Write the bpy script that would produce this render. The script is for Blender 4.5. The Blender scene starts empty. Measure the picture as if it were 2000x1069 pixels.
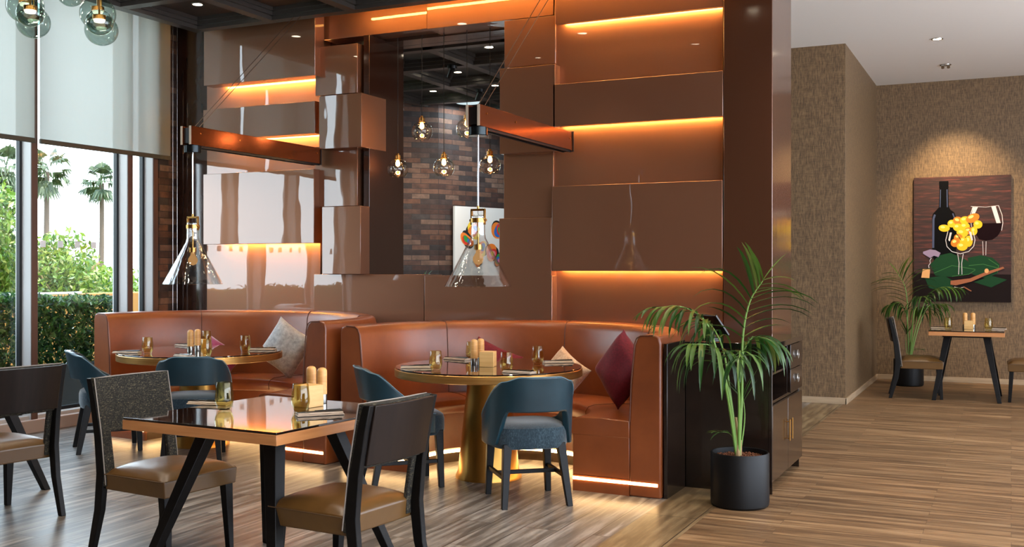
import bpy, bmesh, math, random
from mathutils import Vector, Matrix, Euler
R = math.radians
COL = bpy.context.scene.collection
F, CX, CY, HC = 2050.0, 1000.0, 525.0, 1.41
TH = math.atan(975/2050); SN, CS = math.sin(TH), math.cos(TH)

def ray(u, v):
    r = (u-CX)/F
    return (-SN+CS*r, CS+SN*r, (CY-v)/F)
def on_y(u, v, y):
    d = ray(u, v); k = y/d[1]; return Vector((d[0]*k, y, HC+d[2]*k))
def on_z(u, v, z=0.0):
    d = ray(u, v); k = (z-HC)/d[2]; return Vector((d[0]*k, d[1]*k, z))

# ---------------------------------------------------------------- materials
MATS = {}
def nm(name):
    m = bpy.data.materials.new(name); m.use_nodes = True; MATS[name] = m
    nt = m.node_tree; return m, nt, nt.nodes['Principled BSDF']
def lin(c):
    return tuple((x/12.92 if x <= .04045 else ((x+.055)/1.055)**2.4) for x in [q/255 for q in c])+(1,)
def pr(name, rgb, rough=.5, metal=0, coat=0, coatr=.03, emis=None, es=0, spec=None, sheen=0, trans=0, ior=None, coatior=None):
    m, nt, p = nm(name)
    p.inputs['Base Color'].default_value = lin(rgb)
    p.inputs['Roughness'].default_value = rough
    p.inputs['Metallic'].default_value = metal
    p.inputs['Coat Weight'].default_value = coat
    p.inputs['Coat Roughness'].default_value = coatr
    if coatior: p.inputs['Coat IOR'].default_value = coatior
    if spec is not None: p.inputs['Specular IOR Level'].default_value = spec
    if sheen: p.inputs['Sheen Weight'].default_value = sheen
    if trans: p.inputs['Transmission Weight'].default_value = trans
    if ior: p.inputs['IOR'].default_value = ior
    if emis: p.inputs['Emission Color'].default_value = lin(emis); p.inputs['Emission Strength'].default_value = es
    return m
def node(nt, t, **kw):
    n = nt.nodes.new(t)
    for k, v in kw.items(): setattr(n, k, v)
    return n
def coords(nt, scale=(1,1,1), rot=(0,0,0), kind='Object'):
    tc = node(nt, 'ShaderNodeTexCoord'); mp = node(nt, 'ShaderNodeMapping')
    mp.inputs['Scale'].default_value = scale; mp.inputs['Rotation'].default_value = rot
    nt.links.new(tc.outputs[kind], mp.inputs['Vector']); return mp.outputs['Vector']
def ramp(nt, fac, stops):
    r = node(nt, 'ShaderNodeValToRGB'); e = r.color_ramp.elements
    while len(e) < len(stops): e.new(.5)
    for k, (pos, c) in enumerate(stops): e[k].position = pos; e[k].color = lin(c)
    nt.links.new(fac, r.inputs['Fac']); return r.outputs['Color']
def noise(nt, vec, scale=5, detail=4, rough=.55):
    n = node(nt, 'ShaderNodeTexNoise'); n.inputs['Scale'].default_value = scale
    n.inputs['Detail'].default_value = detail; n.inputs['Roughness'].default_value = rough
    nt.links.new(vec, n.inputs['Vector']); return n.outputs['Fac']
def bump(nt, p, h, strength=.3, dist=.01, sock='Normal'):
    b = node(nt, 'ShaderNodeBump'); b.inputs['Strength'].default_value = strength
    b.inputs['Distance'].default_value = dist
    nt.links.new(h, b.inputs['Height']); nt.links.new(b.outputs['Normal'], p.inputs[sock]); return b
def mixc(nt, fac, a, b, mode='MIX'):
    m = node(nt, 'ShaderNodeMix', data_type='RGBA', blend_type=mode)
    if isinstance(fac, (int, float)): m.inputs[0].default_value = fac
    else: nt.links.new(fac, m.inputs[0])
    for i, x in ((6, a), (7, b)):
        if isinstance(x, tuple): m.inputs[i].default_value = x
        else: nt.links.new(x, m.inputs[i])
    return m.outputs[2]
def planks(name, alongx, width, length, cols, streak, rough=.32, mortar=.003, gap=(40,30,24), coat=0.0):
    """wood-look planks; alongx tells which way they run"""
    m, nt, p = nm(name)
    v = coords(nt, (1,1,1), (0,0,0) if alongx else (0,0,R(-90)))
    br = node(nt, 'ShaderNodeTexBrick'); nt.links.new(v, br.inputs['Vector'])
    br.offset = .37; br.squash = 1
    br.inputs['Scale'].default_value = 1; br.inputs['Brick Width'].default_value = length
    br.inputs['Row Height'].default_value = width; br.inputs['Mortar Size'].default_value = mortar
    br.inputs['Mortar Smooth'].default_value = .2
    br.inputs['Color1'].default_value = (0,0,0,1); br.inputs['Color2'].default_value = (1,1,1,1); br.inputs['Mortar'].default_value = (.5,.5,.5,1)
    # grain: stretched noise, offset per plank
    mp = node(nt, 'ShaderNodeMapping'); mp.inputs['Scale'].default_value = (streak, 14, 1)
    nt.links.new(v, mp.inputs['Vector'])
    add = node(nt, 'ShaderNodeVectorMath', operation='MULTIPLY_ADD')
    nt.links.new(br.outputs['Color'], add.inputs[0]); add.inputs[1].default_value = (13,7,5); nt.links.new(mp.outputs['Vector'], add.inputs[2])
    g = noise(nt, add.outputs[0], 1.6, 6, .62)
    c = ramp(nt, g, [(.28, cols[0]), (.47, cols[1]), (.60, cols[2]), (.78, cols[3])])
    tone = node(nt, 'ShaderNodeMapRange'); tone.inputs['To Min'].default_value = .78; tone.inputs['To Max'].default_value = 1.16
    nt.links.new(br.outputs['Color'], tone.inputs['Value'])
    c2 = mixc(nt, 1.0, c, tone.outputs[0], 'MULTIPLY')
    c3 = mixc(nt, br.outputs['Fac'], c2, lin(gap))
    nt.links.new(c3, p.inputs['Base Color'])
    rr = node(nt, 'ShaderNodeMapRange'); rr.inputs['To Min'].default_value = rough-.07; rr.inputs['To Max'].default_value = rough+.12
    nt.links.new(g, rr.inputs['Value']); nt.links.new(rr.outputs[0], p.inputs['Roughness'])
    p.inputs['Coat Weight'].default_value = coat; p.inputs['Coat Roughness'].default_value = .15
    bump(nt, p, g, .12, .004)
    return m
def brick(name, rot):
    m, nt, p = nm(name)
    if rot is None:
        tc = node(nt, 'ShaderNodeTexCoord'); sp = node(nt, 'ShaderNodeSeparateXYZ'); cb = node(nt, 'ShaderNodeCombineXYZ')
        nt.links.new(tc.outputs['Object'], sp.inputs[0]); nt.links.new(sp.outputs['Y'], cb.inputs['X']); nt.links.new(sp.outputs['Z'], cb.inputs['Y']); v = cb.outputs[0]
    else: v = coords(nt, (1,1,1), rot)
    br = node(nt, 'ShaderNodeTexBrick'); nt.links.new(v, br.inputs['Vector'])
    br.inputs['Scale'].default_value = 1; br.inputs['Brick Width'].default_value = .235
    br.inputs['Row Height'].default_value = .066; br.inputs['Mortar Size'].default_value = .004; br.inputs['Mortar Smooth'].default_value = .3
    br.inputs['Color1'].default_value = (0,0,0,1); br.inputs['Color2'].default_value = (1,1,1,1)
    br.inputs['Mortar'].default_value = (.5,.5,.5,1)
    c = ramp(nt, br.outputs['Color'], [(.0,(44,38,38)),(.25,(78,50,40)),(.5,(66,62,62)),(.72,(112,72,52)),(1,(134,108,92))])
    n = noise(nt, v, 9, 5, .6); c1 = ramp(nt, n, [(.3,(80,80,80)),(.7,(225,225,225))])
    c2 = mixc(nt, .75, c, c1, 'MULTIPLY'); c3 = mixc(nt, br.outputs['Fac'], c2, lin((40,36,34)))
    nt.links.new(c3, p.inputs['Base Color']); p.inputs['Roughness'].default_value = .75
    mx = node(nt, 'ShaderNodeMath', operation='MULTIPLY_ADD'); nt.links.new(br.outputs['Fac'], mx.inputs[0]); mx.inputs[1].default_value = -2; nt.links.new(n, mx.inputs[2])
    bump(nt, p, mx.outputs[0], .6, .006)
    return m
def wallpaper(name, dark, light):
    m, nt, p = nm(name)
    v = coords(nt, (90, 90, 14)); a = noise(nt, v, 1, 5, .7)
    w = coords(nt, (14, 14, 120)); b = noise(nt, w, 1, 3, .6)
    s = node(nt, 'ShaderNodeMath', operation='MULTIPLY_ADD'); nt.links.new(b, s.inputs[0]); s.inputs[1].default_value = .35; nt.links.new(a, s.inputs[2])
    c = ramp(nt, s.outputs[0], [(.45, dark), (.85, light)])
    nt.links.new(c, p.inputs['Base Color']); p.inputs['Roughness'].default_value = .55
    bump(nt, p, s.outputs[0], .25, .003); return m
def leather(name, rgb, rgb2, rough=.34):
    m, nt, p = nm(name)
    v = coords(nt); a = noise(nt, v, 2.2, 4, .6)
    c = ramp(nt, a, [(.35, rgb), (.7, rgb2)]); nt.links.new(c, p.inputs['Base Color'])
    p.inputs['Roughness'].default_value = rough; p.inputs['Coat Weight'].default_value = .25; p.inputs['Coat Roughness'].default_value = .3
    w = node(nt, 'ShaderNodeTexVoronoi'); w.inputs['Scale'].default_value = 420; nt.links.new(v, w.inputs['Vector'])
    b1 = bump(nt, p, w.outputs['Distance'], .06, .002)
    z = noise(nt, v, 3.5, 3, .5); b2 = node(nt, 'ShaderNodeBump'); b2.inputs['Strength'].default_value = .25; b2.inputs['Distance'].default_value = .02
    nt.links.new(z, b2.inputs['Height']); nt.links.new(b2.outputs['Normal'], b1.inputs['Normal']); return m
def fabric(name, stops, scale=260, rough=.9, sheen=.4, mix=6, aniso=(1,1,1)):
    m, nt, p = nm(name)
    v = coords(nt, aniso); a = noise(nt, v, scale, 3, .7); b = noise(nt, v, mix, 3, .6)
    s = node(nt, 'ShaderNodeMath', operation='MULTIPLY_ADD'); nt.links.new(b, s.inputs[0]); s.inputs[1].default_value = .6; nt.links.new(a, s.inputs[2])
    s2 = node(nt, 'ShaderNodeMath', operation='MULTIPLY'); nt.links.new(s.outputs[0], s2.inputs[0]); s2.inputs[1].default_value = .625
    c = ramp(nt, s2.outputs[0], stops); nt.links.new(c, p.inputs['Base Color'])
    p.inputs['Roughness'].default_value = rough; p.inputs['Sheen Weight'].default_value = sheen; p.inputs['Sheen Roughness'].default_value = .4
    bump(nt, p, a, .25, .002); return m
def tweed(name):
    m, nt, p = nm(name)
    a = noise(nt, coords(nt, (60, 60, 420)), 1, 2, .6); b = noise(nt, coords(nt, (420, 420, 60)), 1, 2, .6)
    s = node(nt, 'ShaderNodeMath', operation='ADD'); nt.links.new(a, s.inputs[0]); nt.links.new(b, s.inputs[1])
    s2 = node(nt, 'ShaderNodeMath', operation='MULTIPLY'); nt.links.new(s.outputs[0], s2.inputs[0]); s2.inputs[1].default_value = .5
    c = ramp(nt, s2.outputs[0], [(.40,(9,7,6)),(.5,(30,24,16)),(.56,(44,46,38)),(.64,(120,106,76))])
    nt.links.new(c, p.inputs['Base Color']); p.inputs['Roughness'].default_value = .9
    bump(nt, p, s2.outputs[0], .5, .003); return m
def wood(name, dark, light, scale=(3,3,40), rough=.4, coat=.0, metal=0, nscale=1):
    m, nt, p = nm(name)
    a = noise(nt, coords(nt, scale), nscale, 5, .6)
    c = ramp(nt, a, [(.3, dark), (.7, light)]); nt.links.new(c, p.inputs['Base Color'])
    p.inputs['Roughness'].default_value = rough; p.inputs['Coat Weight'].default_value = coat; p.inputs['Coat Roughness'].default_value = .08
    p.inputs['Metallic'].default_value = metal
    return m
def clear(name, tint=(255,255,255), ior=1.45, gr=.0, dens=0.0, wob=0, face=.0):
    """thin clear glass: lets light straight through, with a fresnel reflection"""
    m, nt, p = nm(name); nt.nodes.remove(p)
    out = nt.nodes['Material Output']
    t = node(nt, 'ShaderNodeBsdfTransparent'); t.inputs['Color'].default_value = lin(tint)
    g = node(nt, 'ShaderNodeBsdfGlossy'); g.inputs['Roughness'].default_value = gr
    f = node(nt, 'ShaderNodeFresnel'); ge = node(nt, 'ShaderNodeNewGeometry')
    mr = node(nt, 'ShaderNodeMapRange'); mr.inputs['To Min'].default_value = ior; mr.inputs['To Max'].default_value = 1/ior
    nt.links.new(ge.outputs['Backfacing'], mr.inputs['Value']); nt.links.new(mr.outputs[0], f.inputs['IOR'])
    mx = node(nt, 'ShaderNodeMixShader')
    ad = node(nt, 'ShaderNodeMath', operation='ADD'); ad.use_clamp = True
    nt.links.new(f.outputs[0], ad.inputs[0]); ad.inputs[1].default_value = face
    nt.links.new(ad.outputs[0], mx.inputs[0]); nt.links.new(t.outputs[0], mx.inputs[1]); nt.links.new(g.outputs[0], mx.inputs[2])
    if wob:
        b = node(nt, 'ShaderNodeBump'); b.inputs['Strength'].default_value = wob; b.inputs['Distance'].default_value = .02
        nt.links.new(noise(nt, coords(nt), 9, 2, .5), b.inputs['Height'])
        nt.links.new(b.outputs[0], g.inputs['Normal']); nt.links.new(b.outputs[0], f.inputs['Normal'])
    nt.links.new(mx.outputs[0], out.inputs['Surface']); return m
def emit(name, rgb, s):
    m, nt, p = nm(name); nt.nodes.remove(p)
    e = node(nt, 'ShaderNodeEmission'); e.inputs['Color'].default_value = lin(rgb); e.inputs['Strength'].default_value = s
    nt.links.new(e.outputs[0], nt.nodes['Material Output'].inputs['Surface']); return m
def foliage(name, stops, rough=.45, trans=.35):
    m, nt, p = nm(name)
    g = node(nt, 'ShaderNodeNewGeometry'); c = ramp(nt, g.outputs['Random Per Island'], stops)
    nt.links.new(c, p.inputs['Base Color']); p.inputs['Roughness'].default_value = rough
    t = node(nt, 'ShaderNodeBsdfTranslucent'); nt.links.new(c, t.inputs['Color'])
    mx = node(nt, 'ShaderNodeMixShader'); mx.inputs[0].default_value = trans
    nt.links.new(p.outputs[0], mx.inputs[1]); nt.links.new(t.outputs[0], mx.inputs[2])
    nt.links.new(mx.outputs[0], nt.nodes['Material Output'].inputs['Surface']); return m

# floor, walls
planks('floor_grey', False, .20, 1.3, [(54,49,45),(102,94,87),(142,134,126),(176,169,161)], 1.1, .30)
planks('floor_brown', True, .115, 1.15, [(66,47,31),(112,83,55),(142,111,78),(170,141,106)], .9, .42, .0012, (70,50,34))
planks('floor_strip', False, .40, 2.2, [(80,62,42),(114,92,64),(140,118,86),(160,138,104)], 1.3, .32)
brick('brick_x', None)
brick('brick_local', (R(90), 0, 0))
wallpaper('wallpaper', (64,48,32), (132,105,73))
pr('plaster', (236,232,226), .7)
pr('dark_plaster', (60,52,48), .8)
pr('sill_taupe', (178,158,146), .5)
pr('frame_paint', (196,190,186), .42)
pr('frame_edge', (92,66,54), .5)  # brown stands for shade on the room side of the frame
pr('gasket', (16,18,20), .5)
wood('baseboard_wood', (140,118,92), (176,152,122), (2,2,30), .5)
# copper lacquer
def lacquer(name, rgb, wob=.006, cr=.015, rough=.52, metal=.88):
    m, nt, p = nm(name)
    v = coords(nt); p.inputs['Base Color'].default_value = lin(rgb)
    p.inputs['Metallic'].default_value = metal; p.inputs['Roughness'].default_value = rough
    p.inputs['Coat Weight'].default_value = 1; p.inputs['Coat Roughness'].default_value = cr; p.inputs['Coat IOR'].default_value = 1.75
    n = noise(nt, coords(nt, (1.6,1.6,.7)), 2.4, 2, .5)
    bump(nt, p, n, wob, .3, 'Coat Normal'); return m
lacquer('copper_lacquer', (144,100,76))
lacquer('copper_lacquer_deep', (100,62,42), cr=.12)
lacquer('wall_brown_lacquer', (62,34,22), cr=.09)
wood('coffer_wood', (30,25,23), (50,43,39), (2,26,2), .45)
pr('coffer_beam', (58,54,51), .3)
pr('black_satin', (14,14,15), .35)
pr('black_matt', (7,7,8), .5, spec=.3)
pr('black_gloss', (12,11,11), .06, coat=1)
wood('cabinet_wood', (22,14,10), (34,23,17), (3,3,26), .22, .5)
wood('leg_wood', (9,8,8), (17,15,14), (5,5,40), .45)
MATS['leg_wood'].node_tree.nodes['Principled BSDF'].inputs['Specular IOR Level'].default_value = .22
wood('oak_edge', (176,112,62), (206,144,90), (2,2,30), .4, .1)
wood('bamboo', (206,146,78), (232,178,110), (8,8,60), .45)
pr('brass', (196,150,84), .26, 1)
pr('brushed_gold', (196,146,74), .33, 1)
pr('aged_brass', (168,120,62), .3, 1)
wood('gold_rim', (176,126,64), (206,158,92), (2,2,60), .34, .1, .85)
pr('steel', (170,168,164), .25, 1)
pr('chrome', (200,200,200), .08, 1)
pr('smoke_glass_top', (26,14,9), .05, coat=1)
leather('booth_leather', (120,60,28), (146,77,38), .33)
leather('olive_leather', (88,60,26), (108,76,36), .33)
leather('teal_leather', (16,44,54), (26,60,72), .36)
fabric('teal_chenille', [(.25,(10,20,27)),(.5,(28,46,56)),(.75,(74,94,104))], 180, .95, .5, 5, (1,1,.4))
tweed('tweed')
fabric('burgundy_velvet', [(.3,(80,6,24)),(.7,(124,14,42))], 60, .85, .08, 5)
fabric('grey_velvet', [(.3,(128,124,122)),(.7,(196,194,192))], 40, .6, .8, 14)
fabric('beige_velvet', [(.3,(150,120,96)),(.7,(214,190,164))], 60, .8, .6, 24)
pr('napkin_linen', (186,166,146), .85, sheen=.3)
pr('napkin_edge', (150,140,130), .9)
pr('canvas_side', (34,24,22), .7)
clear('amber_glass', (249,243,214), 1.45, 0, 0, .1, .02)
clear('window_glass', (246,250,248), 1.42)
clear('clear_glass', (240,244,243), 1.5, 0, 0, .35, .03)
clear('smoke_glass', (206,217,213), 1.5, 0, 0, .1, .02)
clear('globe_glass', (244,240,232), 1.5, .02, 0, .12, .06)
pr('frosted_dot', (236,238,240), .6)
# roller blind: translucent screen cloth
m, nt, p = nm('blind_cloth'); p.inputs['Base Color'].default_value = lin((176,178,168)); p.inputs['Roughness'].default_value = .9
tl = node(nt, 'ShaderNodeBsdfTranslucent'); tl.inputs['Color'].default_value = lin((150,148,140))
tp = node(nt, 'ShaderNodeBsdfTransparent'); tp.inputs['Color'].default_value = (.95,.96,.93,1)
m1 = node(nt, 'ShaderNodeMixShader'); m1.inputs[0].default_value = .6
m2 = node(nt, 'ShaderNodeMixShader'); m2.inputs[0].default_value = .035
nt.links.new(p.outputs[0], m1.inputs[1]); nt.links.new(tl.outputs[0], m1.inputs[2])
nt.links.new(m1.outputs[0], m2.inputs[1]); nt.links.new(tp.outputs[0], m2.inputs[2])
nt.links.new(m2.outputs[0], nt.nodes['Material Output'].inputs['Surface'])
bump(nt, p, noise(nt, coords(nt, (160,160,160)), 1, 2), .2, .002)
pr('blind_rail', (70,66,52), .5)
emit('led_amber', (255,190,104), 140)
emit('led_cove', (255,180,90), 50)
emit('led_warm', (255,206,140), 20)
emit('lamp_white', (255,236,205), 14)
emit('bulb', (255,176,96), 30)
emit('bulb_dim', (255,190,120), .5)
emit('globe_disc', (255,238,214), 3.5)
emit('cool_disc', (214,236,240), .8)
# outside
foliage('hedge_leaf', [(0,(16,52,20)),(.5,(40,86,34)),(.8,(84,124,46)),(1,(140,150,86))])
foliage('bush_leaf', [(0,(50,80,18)),(.45,(92,124,30)),(.8,(132,150,54)),(1,(160,156,90))])
foliage('palm_leaf_out', [(0,(50,66,40)),(.6,(74,86,54)),(1,(100,108,76))])
foliage('palm_leaf', [(0,(20,52,20)),(.5,(42,84,30)),(.88,(84,116,44)),(1,(150,144,90))], .35, .3)
pr('stem_green', (104,140,60), .5)
pr('stem_brown', (150,124,84), .8)
pr('trunk', (92,74,62), .9)
pr('planter_concrete', (66,70,72), .7)
pr('kerb_yellow', (140,92,30), .8)
pr('paving', (176,166,152), .9)
m, nt, p = nm('lawn'); nt.links.new(ramp(nt, noise(nt, coords(nt), 3, 4), [(.3,(52,76,30)),(.7,(88,108,50))]), p.inputs['Base Color']); p.inputs['Roughness'].default_value = .9
pr('soil', (104,60,34), .95)

pr('copper_plate', (122,62,28), .16, .75)
pr('pale_edge', (200,182,160), .5)
pr('black_chrome', (40,46,48), .12, .8)
pr('cable_steel', (110,84,66), .4, .6)
clear('cone_glass', (252,253,253), 1.6, .01, 0, .3, .09)
pr('seam', (92,48,28), .6)
pr('kick_steel', (96,82,70), .3, .9)
pr('screen_dark', (24,22,22), .25)
pr('seam_olive', (86,62,38), .6)
wood('back_wood', (20,13,10), (34,23,17), (30,3,3), .35, .06)
MATS['back_wood'].node_tree.nodes['Principled BSDF'].inputs['Specular IOR Level'].default_value = .3
pr('teal_piping', (96,130,144), .5)
pr('cutlery', (70,66,62), .2, .9)
wood('bamboo_light', (214,164,98), (236,192,128), (5,5,50), .5)
fabric('magenta_velvet', [(.3,(110,16,60)),(.7,(160,34,92))], 60, .7, 1, 5)
pr('ink_black', (6,6,9), .8, spec=.1); pr('ink_shine', (70,78,104), .8, spec=.1); pr('ink_glass', (206,200,200), .75, spec=.15); pr('ink_wine', (20,4,8), .8, spec=.1)
pr('ink_grape', (222,180,40), .75, spec=.15); pr('ink_grape_hi', (244,224,120), .75, spec=.15); pr('ink_grape_dk', (196,120,40), .75, spec=.15); pr('ink_leaf', (22,60,34), .75, spec=.15); pr('ink_leaf_hi', (64,112,60), .75, spec=.15)
pr('ink_twig', (150,92,64), .75, spec=.15); pr('ink_cork', (214,160,104), .75, spec=.15); pr('ink_lilac', (142,124,150), .75, spec=.15); pr('ink_dark', (22,12,12), .75, spec=.15)
m, nt, p = nm('picture_wood')
nn = noise(nt, coords(nt, (1.4, 1, 16)), 2.2, 6, .65)
nt.links.new(ramp(nt, nn, [(.32,(20,8,8)), (.52,(50,20,16)), (.66,(92,40,30)), (.8,(140,74,56))]), p.inputs['Base Color']); p.inputs['Roughness'].default_value = .7
for n_, c_ in (('art_white',(222,226,224)),('art_red',(206,52,40)),('art_blue',(44,104,190)),('art_green',(50,150,70)),('art_yellow',(236,206,60)),('art_orange',(232,130,48)),('art_pink',(214,120,150)),('art_line',(30,34,38))): pr(n_, c_, .5)

# ---------------------------------------------------------------- mesh helpers
class MB:
    def __init__(s): s.v = []; s.f = []; s.mi = []; s.mats = []; s.cur = 0
    def mat(s, name):
        if name not in s.mats: s.mats.append(name)
        s.cur = s.mats.index(name); return s
    def add(s, vs, fs):
        o = len(s.v); s.v += [tuple(v) for v in vs]
        for f in fs: s.f.append([i+o for i in f]); s.mi.append(s.cur)
        return s
    def box(s, x0, x1, y0, y1, z0, z1, M=None):
        vs = [Vector((x, y, z)) for x in (x0, x1) for y in (y0, y1) for z in (z0, z1)]
        if M: vs = [M @ v for v in vs]
        return s.add(vs, [(0,1,3,2),(4,6,7,5),(0,4,5,1),(2,3,7,6),(0,2,6,4),(1,5,7,3)])
    def hexa(s, a, b):
        """two quads (each 4 points, same winding) bridged into a solid"""
        return s.add(list(a)+list(b), [(3,2,1,0),(4,5,6,7),(0,1,5,4),(1,2,6,5),(2,3,7,6),(3,0,4,7)])
    def beam(s, p0, p1, w0, d0, w1=None, d1=None, side=Vector((1,0,0))):
        """square bar from p0 to p1, w along side, d across"""
        w1 = w1 or w0; d1 = d1 or d0
        p0, p1 = Vector(p0), Vector(p1); ax = (p1-p0).normalized()
        a = (side-ax*side.dot(ax)).normalized(); b = ax.cross(a)
        q = lambda p, w, d: [p-a*w/2-b*d/2, p+a*w/2-b*d/2, p+a*w/2+b*d/2, p-a*w/2+b*d/2]
        return s.hexa(q(p0, w0, d0), q(p1, w1, d1))
    def leg(s, p0, p1, w0, d0, w1, d1):
        """bar with level ends (both cut parallel to the floor)"""
        q = lambda p, w, d: [Vector((p[0]-w/2, p[1]-d/2, p[2])), Vector((p[0]+w/2, p[1]-d/2, p[2])), Vector((p[0]+w/2, p[1]+d/2, p[2])), Vector((p[0]-w/2, p[1]+d/2, p[2]))]
        return s.hexa(q(p0, w0, d0), q(p1, w1, d1))
    def lathe(s, prof, n=32, c=(0,0,0), close=False):
        vs = []; fs = []; m = len(prof)
        for i in range(n):
            a = 2*math.pi*i/n
            for r, z in prof: vs.append((c[0]+r*math.cos(a), c[1]+r*math.sin(a), c[2]+z))
        for i in range(n):
            j = (i+1) % n
            for k in range(m-1 if not close else m):
                l = (k+1) % m; fs.append((i*m+k, j*m+k, j*m+l, i*m+l))
        return s.add(vs, fs)
    def cyl(s, p0, p1, r0, r1=None, n=16, cap=True):
        r1 = r0 if r1 is None else r1
        p0, p1 = Vector(p0), Vector(p1); ax = (p1-p0).normalized()
        a = ax.orthogonal().normalized(); b = ax.cross(a); vs = []
        for p, r in ((p0, r0), (p1, r1)):
            for i in range(n):
                t = 2*math.pi*i/n; vs.append(p+a*r*math.cos(t)+b*r*math.sin(t))
        fs = [(i, (i+1) % n, n+(i+1) % n, n+i) for i in range(n)]
        if cap: fs += [tuple(range(n-1, -1, -1)), tuple(range(n, 2*n))]
        return s.add(vs, fs)
    def tube(s, pts, r, n=8):
        pts = [Vector(p) for p in pts]; vs = []; fs = []; m = len(pts)
        rs = r if isinstance(r, (list, tuple)) else [r]*m
        d = (pts[1]-pts[0]).normalized(); a = d.orthogonal().normalized()
        for i, p in enumerate(pts):
            d = (pts[min(i+1, m-1)]-pts[max(i-1, 0)]).normalized()
            a = (a-d*a.dot(d)).normalized(); b = d.cross(a)
            for k in range(n):
                t = 2*math.pi*k/n; vs.append(p+a*rs[i]*math.cos(t)+b*rs[i]*math.sin(t))
        for i in range(m-1):
            for k in range(n): l = (k+1) % n; fs.append((i*n+k, i*n+l, (i+1)*n+l, (i+1)*n+k))
        fs += [tuple(range(n-1, -1, -1)), tuple(range((m-1)*n, m*n))]
        return s.add(vs, fs)
    def sweep(s, prof, path, cap=True):
        """closed profile (r, z) carried along path of (origin, outward dir)"""
        vs = []; fs = []; m = len(prof)
        for o, d in path:
            for r, z in prof: vs.append((o[0]+d[0]*r, o[1]+d[1]*r, z))
        n = len(path)
        for i in range(n-1):
            for k in range(m): l = (k+1) % m; fs.append((i*m+k, (i+1)*m+k, (i+1)*m+l, i*m+l))
        if cap: fs += [tuple(range(m)), tuple(range(n*m-1, (n-1)*m-1, -1))]
        return s.add(vs, fs)
    def poly(s, pts): return s.add(pts, [tuple(range(len(pts)))])
    def build(s, name, mat=None, parent=None, smooth=False, bevel=0, seg=2, subsurf=0, loc=None, solid=0, recalc=True):
        me = bpy.data.meshes.new(name); me.from_pydata(s.v, [], s.f)
        if s.mats:
            for k in s.mats: me.materials.append(MATS[k])
            me.polygons.foreach_set('material_index', s.mi)
        elif mat: me.materials.append(MATS[mat])
        if recalc:
            bm = bmesh.new(); bm.from_mesh(me); bmesh.ops.recalc_face_normals(bm, faces=bm.faces); bm.to_mesh(me); bm.free()
        o = bpy.data.objects.new(name, me); COL.objects.link(o)
        if parent: o.parent = parent
        if loc: o.location = loc
        if solid:
            d = o.modifiers.new('solid', 'SOLIDIFY'); d.thickness = solid; d.offset = 0
        if bevel:
            b = o.modifiers.new('bevel', 'BEVEL'); b.width = bevel; b.segments = seg; b.limit_method = 'ANGLE'; b.angle_limit = R(35)
        if subsurf:
            q = o.modifiers.new('sub', 'SUBSURF'); q.levels = subsurf; q.render_levels = subsurf
        if smooth or bevel or subsurf:
            me.polygons.foreach_set('use_smooth', [True]*len(me.polygons))
            try: me.set_sharp_from_angle(angle=R(38))
            except Exception: pass
        return o
def tag(o, label, cat, group=None, kind=None):
    o['label'] = label; o['category'] = cat
    if group: o['group'] = group
    if kind: o['kind'] = kind
    return o
def struct(o, label=None):
    o['kind'] = 'structure'
    if label: o['label'] = label
    return o
def empty(name, loc=(0,0,0), rz=0):
    o = bpy.data.objects.new(name, None); o.empty_display_size = .1; COL.objects.link(o)
    o.location = loc; o.rotation_euler = (0, 0, rz); return o
def thing(name, label, cat, loc=(0,0,0), rz=0, group=None):
    return tag(empty(name, loc, rz), label, cat, group)
def dup(root, loc, rz, label, group=None, scale=None):
    def rec(o, par):
        c = o.copy(); COL.objects.link(c)
        if par: c.parent = par
        for ch in list(o.children): rec(ch, c)
        return c
    r = rec(root, None); r.location = loc; r.rotation_euler = (0, 0, rz); r['label'] = label
    if group: r['group'] = group
    if scale: r.scale = scale
    return r
def light(name, kind, loc, energy, color=(1,1,1), rot=(0,0,0), parent=None, **kw):
    l = bpy.data.lights.new(name, kind); l.energy = energy; l.color = color
    for k, v in kw.items(): setattr(l, k, v)
    o = bpy.data.objects.new(name, l); COL.objects.link(o); o.location = loc; o.rotation_euler = rot
    if parent: o.parent = parent
    return o
# ================================================================ SETTING
XW = -7.62      # room face of the window frames
CZ = 3.6        # underside of the coffered ceiling
XC = -1.567     # right side of the copper column
# floors
struct(MB().box(XW-.25, -1.90, -5, 8.05, -.12, 0).build('floor', 'floor_grey'), 'grey wood-look floor of the booth area')
struct(MB().box(-1.90, -1.575, -5, 14.2, -.12, 0).build('floor', 'floor_strip'), 'pale wood-look border strip in the floor')
struct(MB().box(-1.575, 4.6, -5, 14.2, -.12, 0).build('floor', 'floor_brown'), 'brown narrow plank floor on the right')
struct(MB().box(XW-.25, -1.90, 8.05, 14.2, -.12, 0).build('floor', 'floor_grey'), 'floor of the room behind the copper wall')
# ceilings
struct(MB().box(-1.60, 4.6, -5, 14.2, 3.75, 3.95).build('ceiling', 'plaster'), 'white plaster ceiling on the right')
struct(MB().box(XW-.35, -1.60, -5, 14.2, 4.05, 4.2).build('ceiling', 'dark_plaster'), 'dark slab above the coffers')

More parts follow.
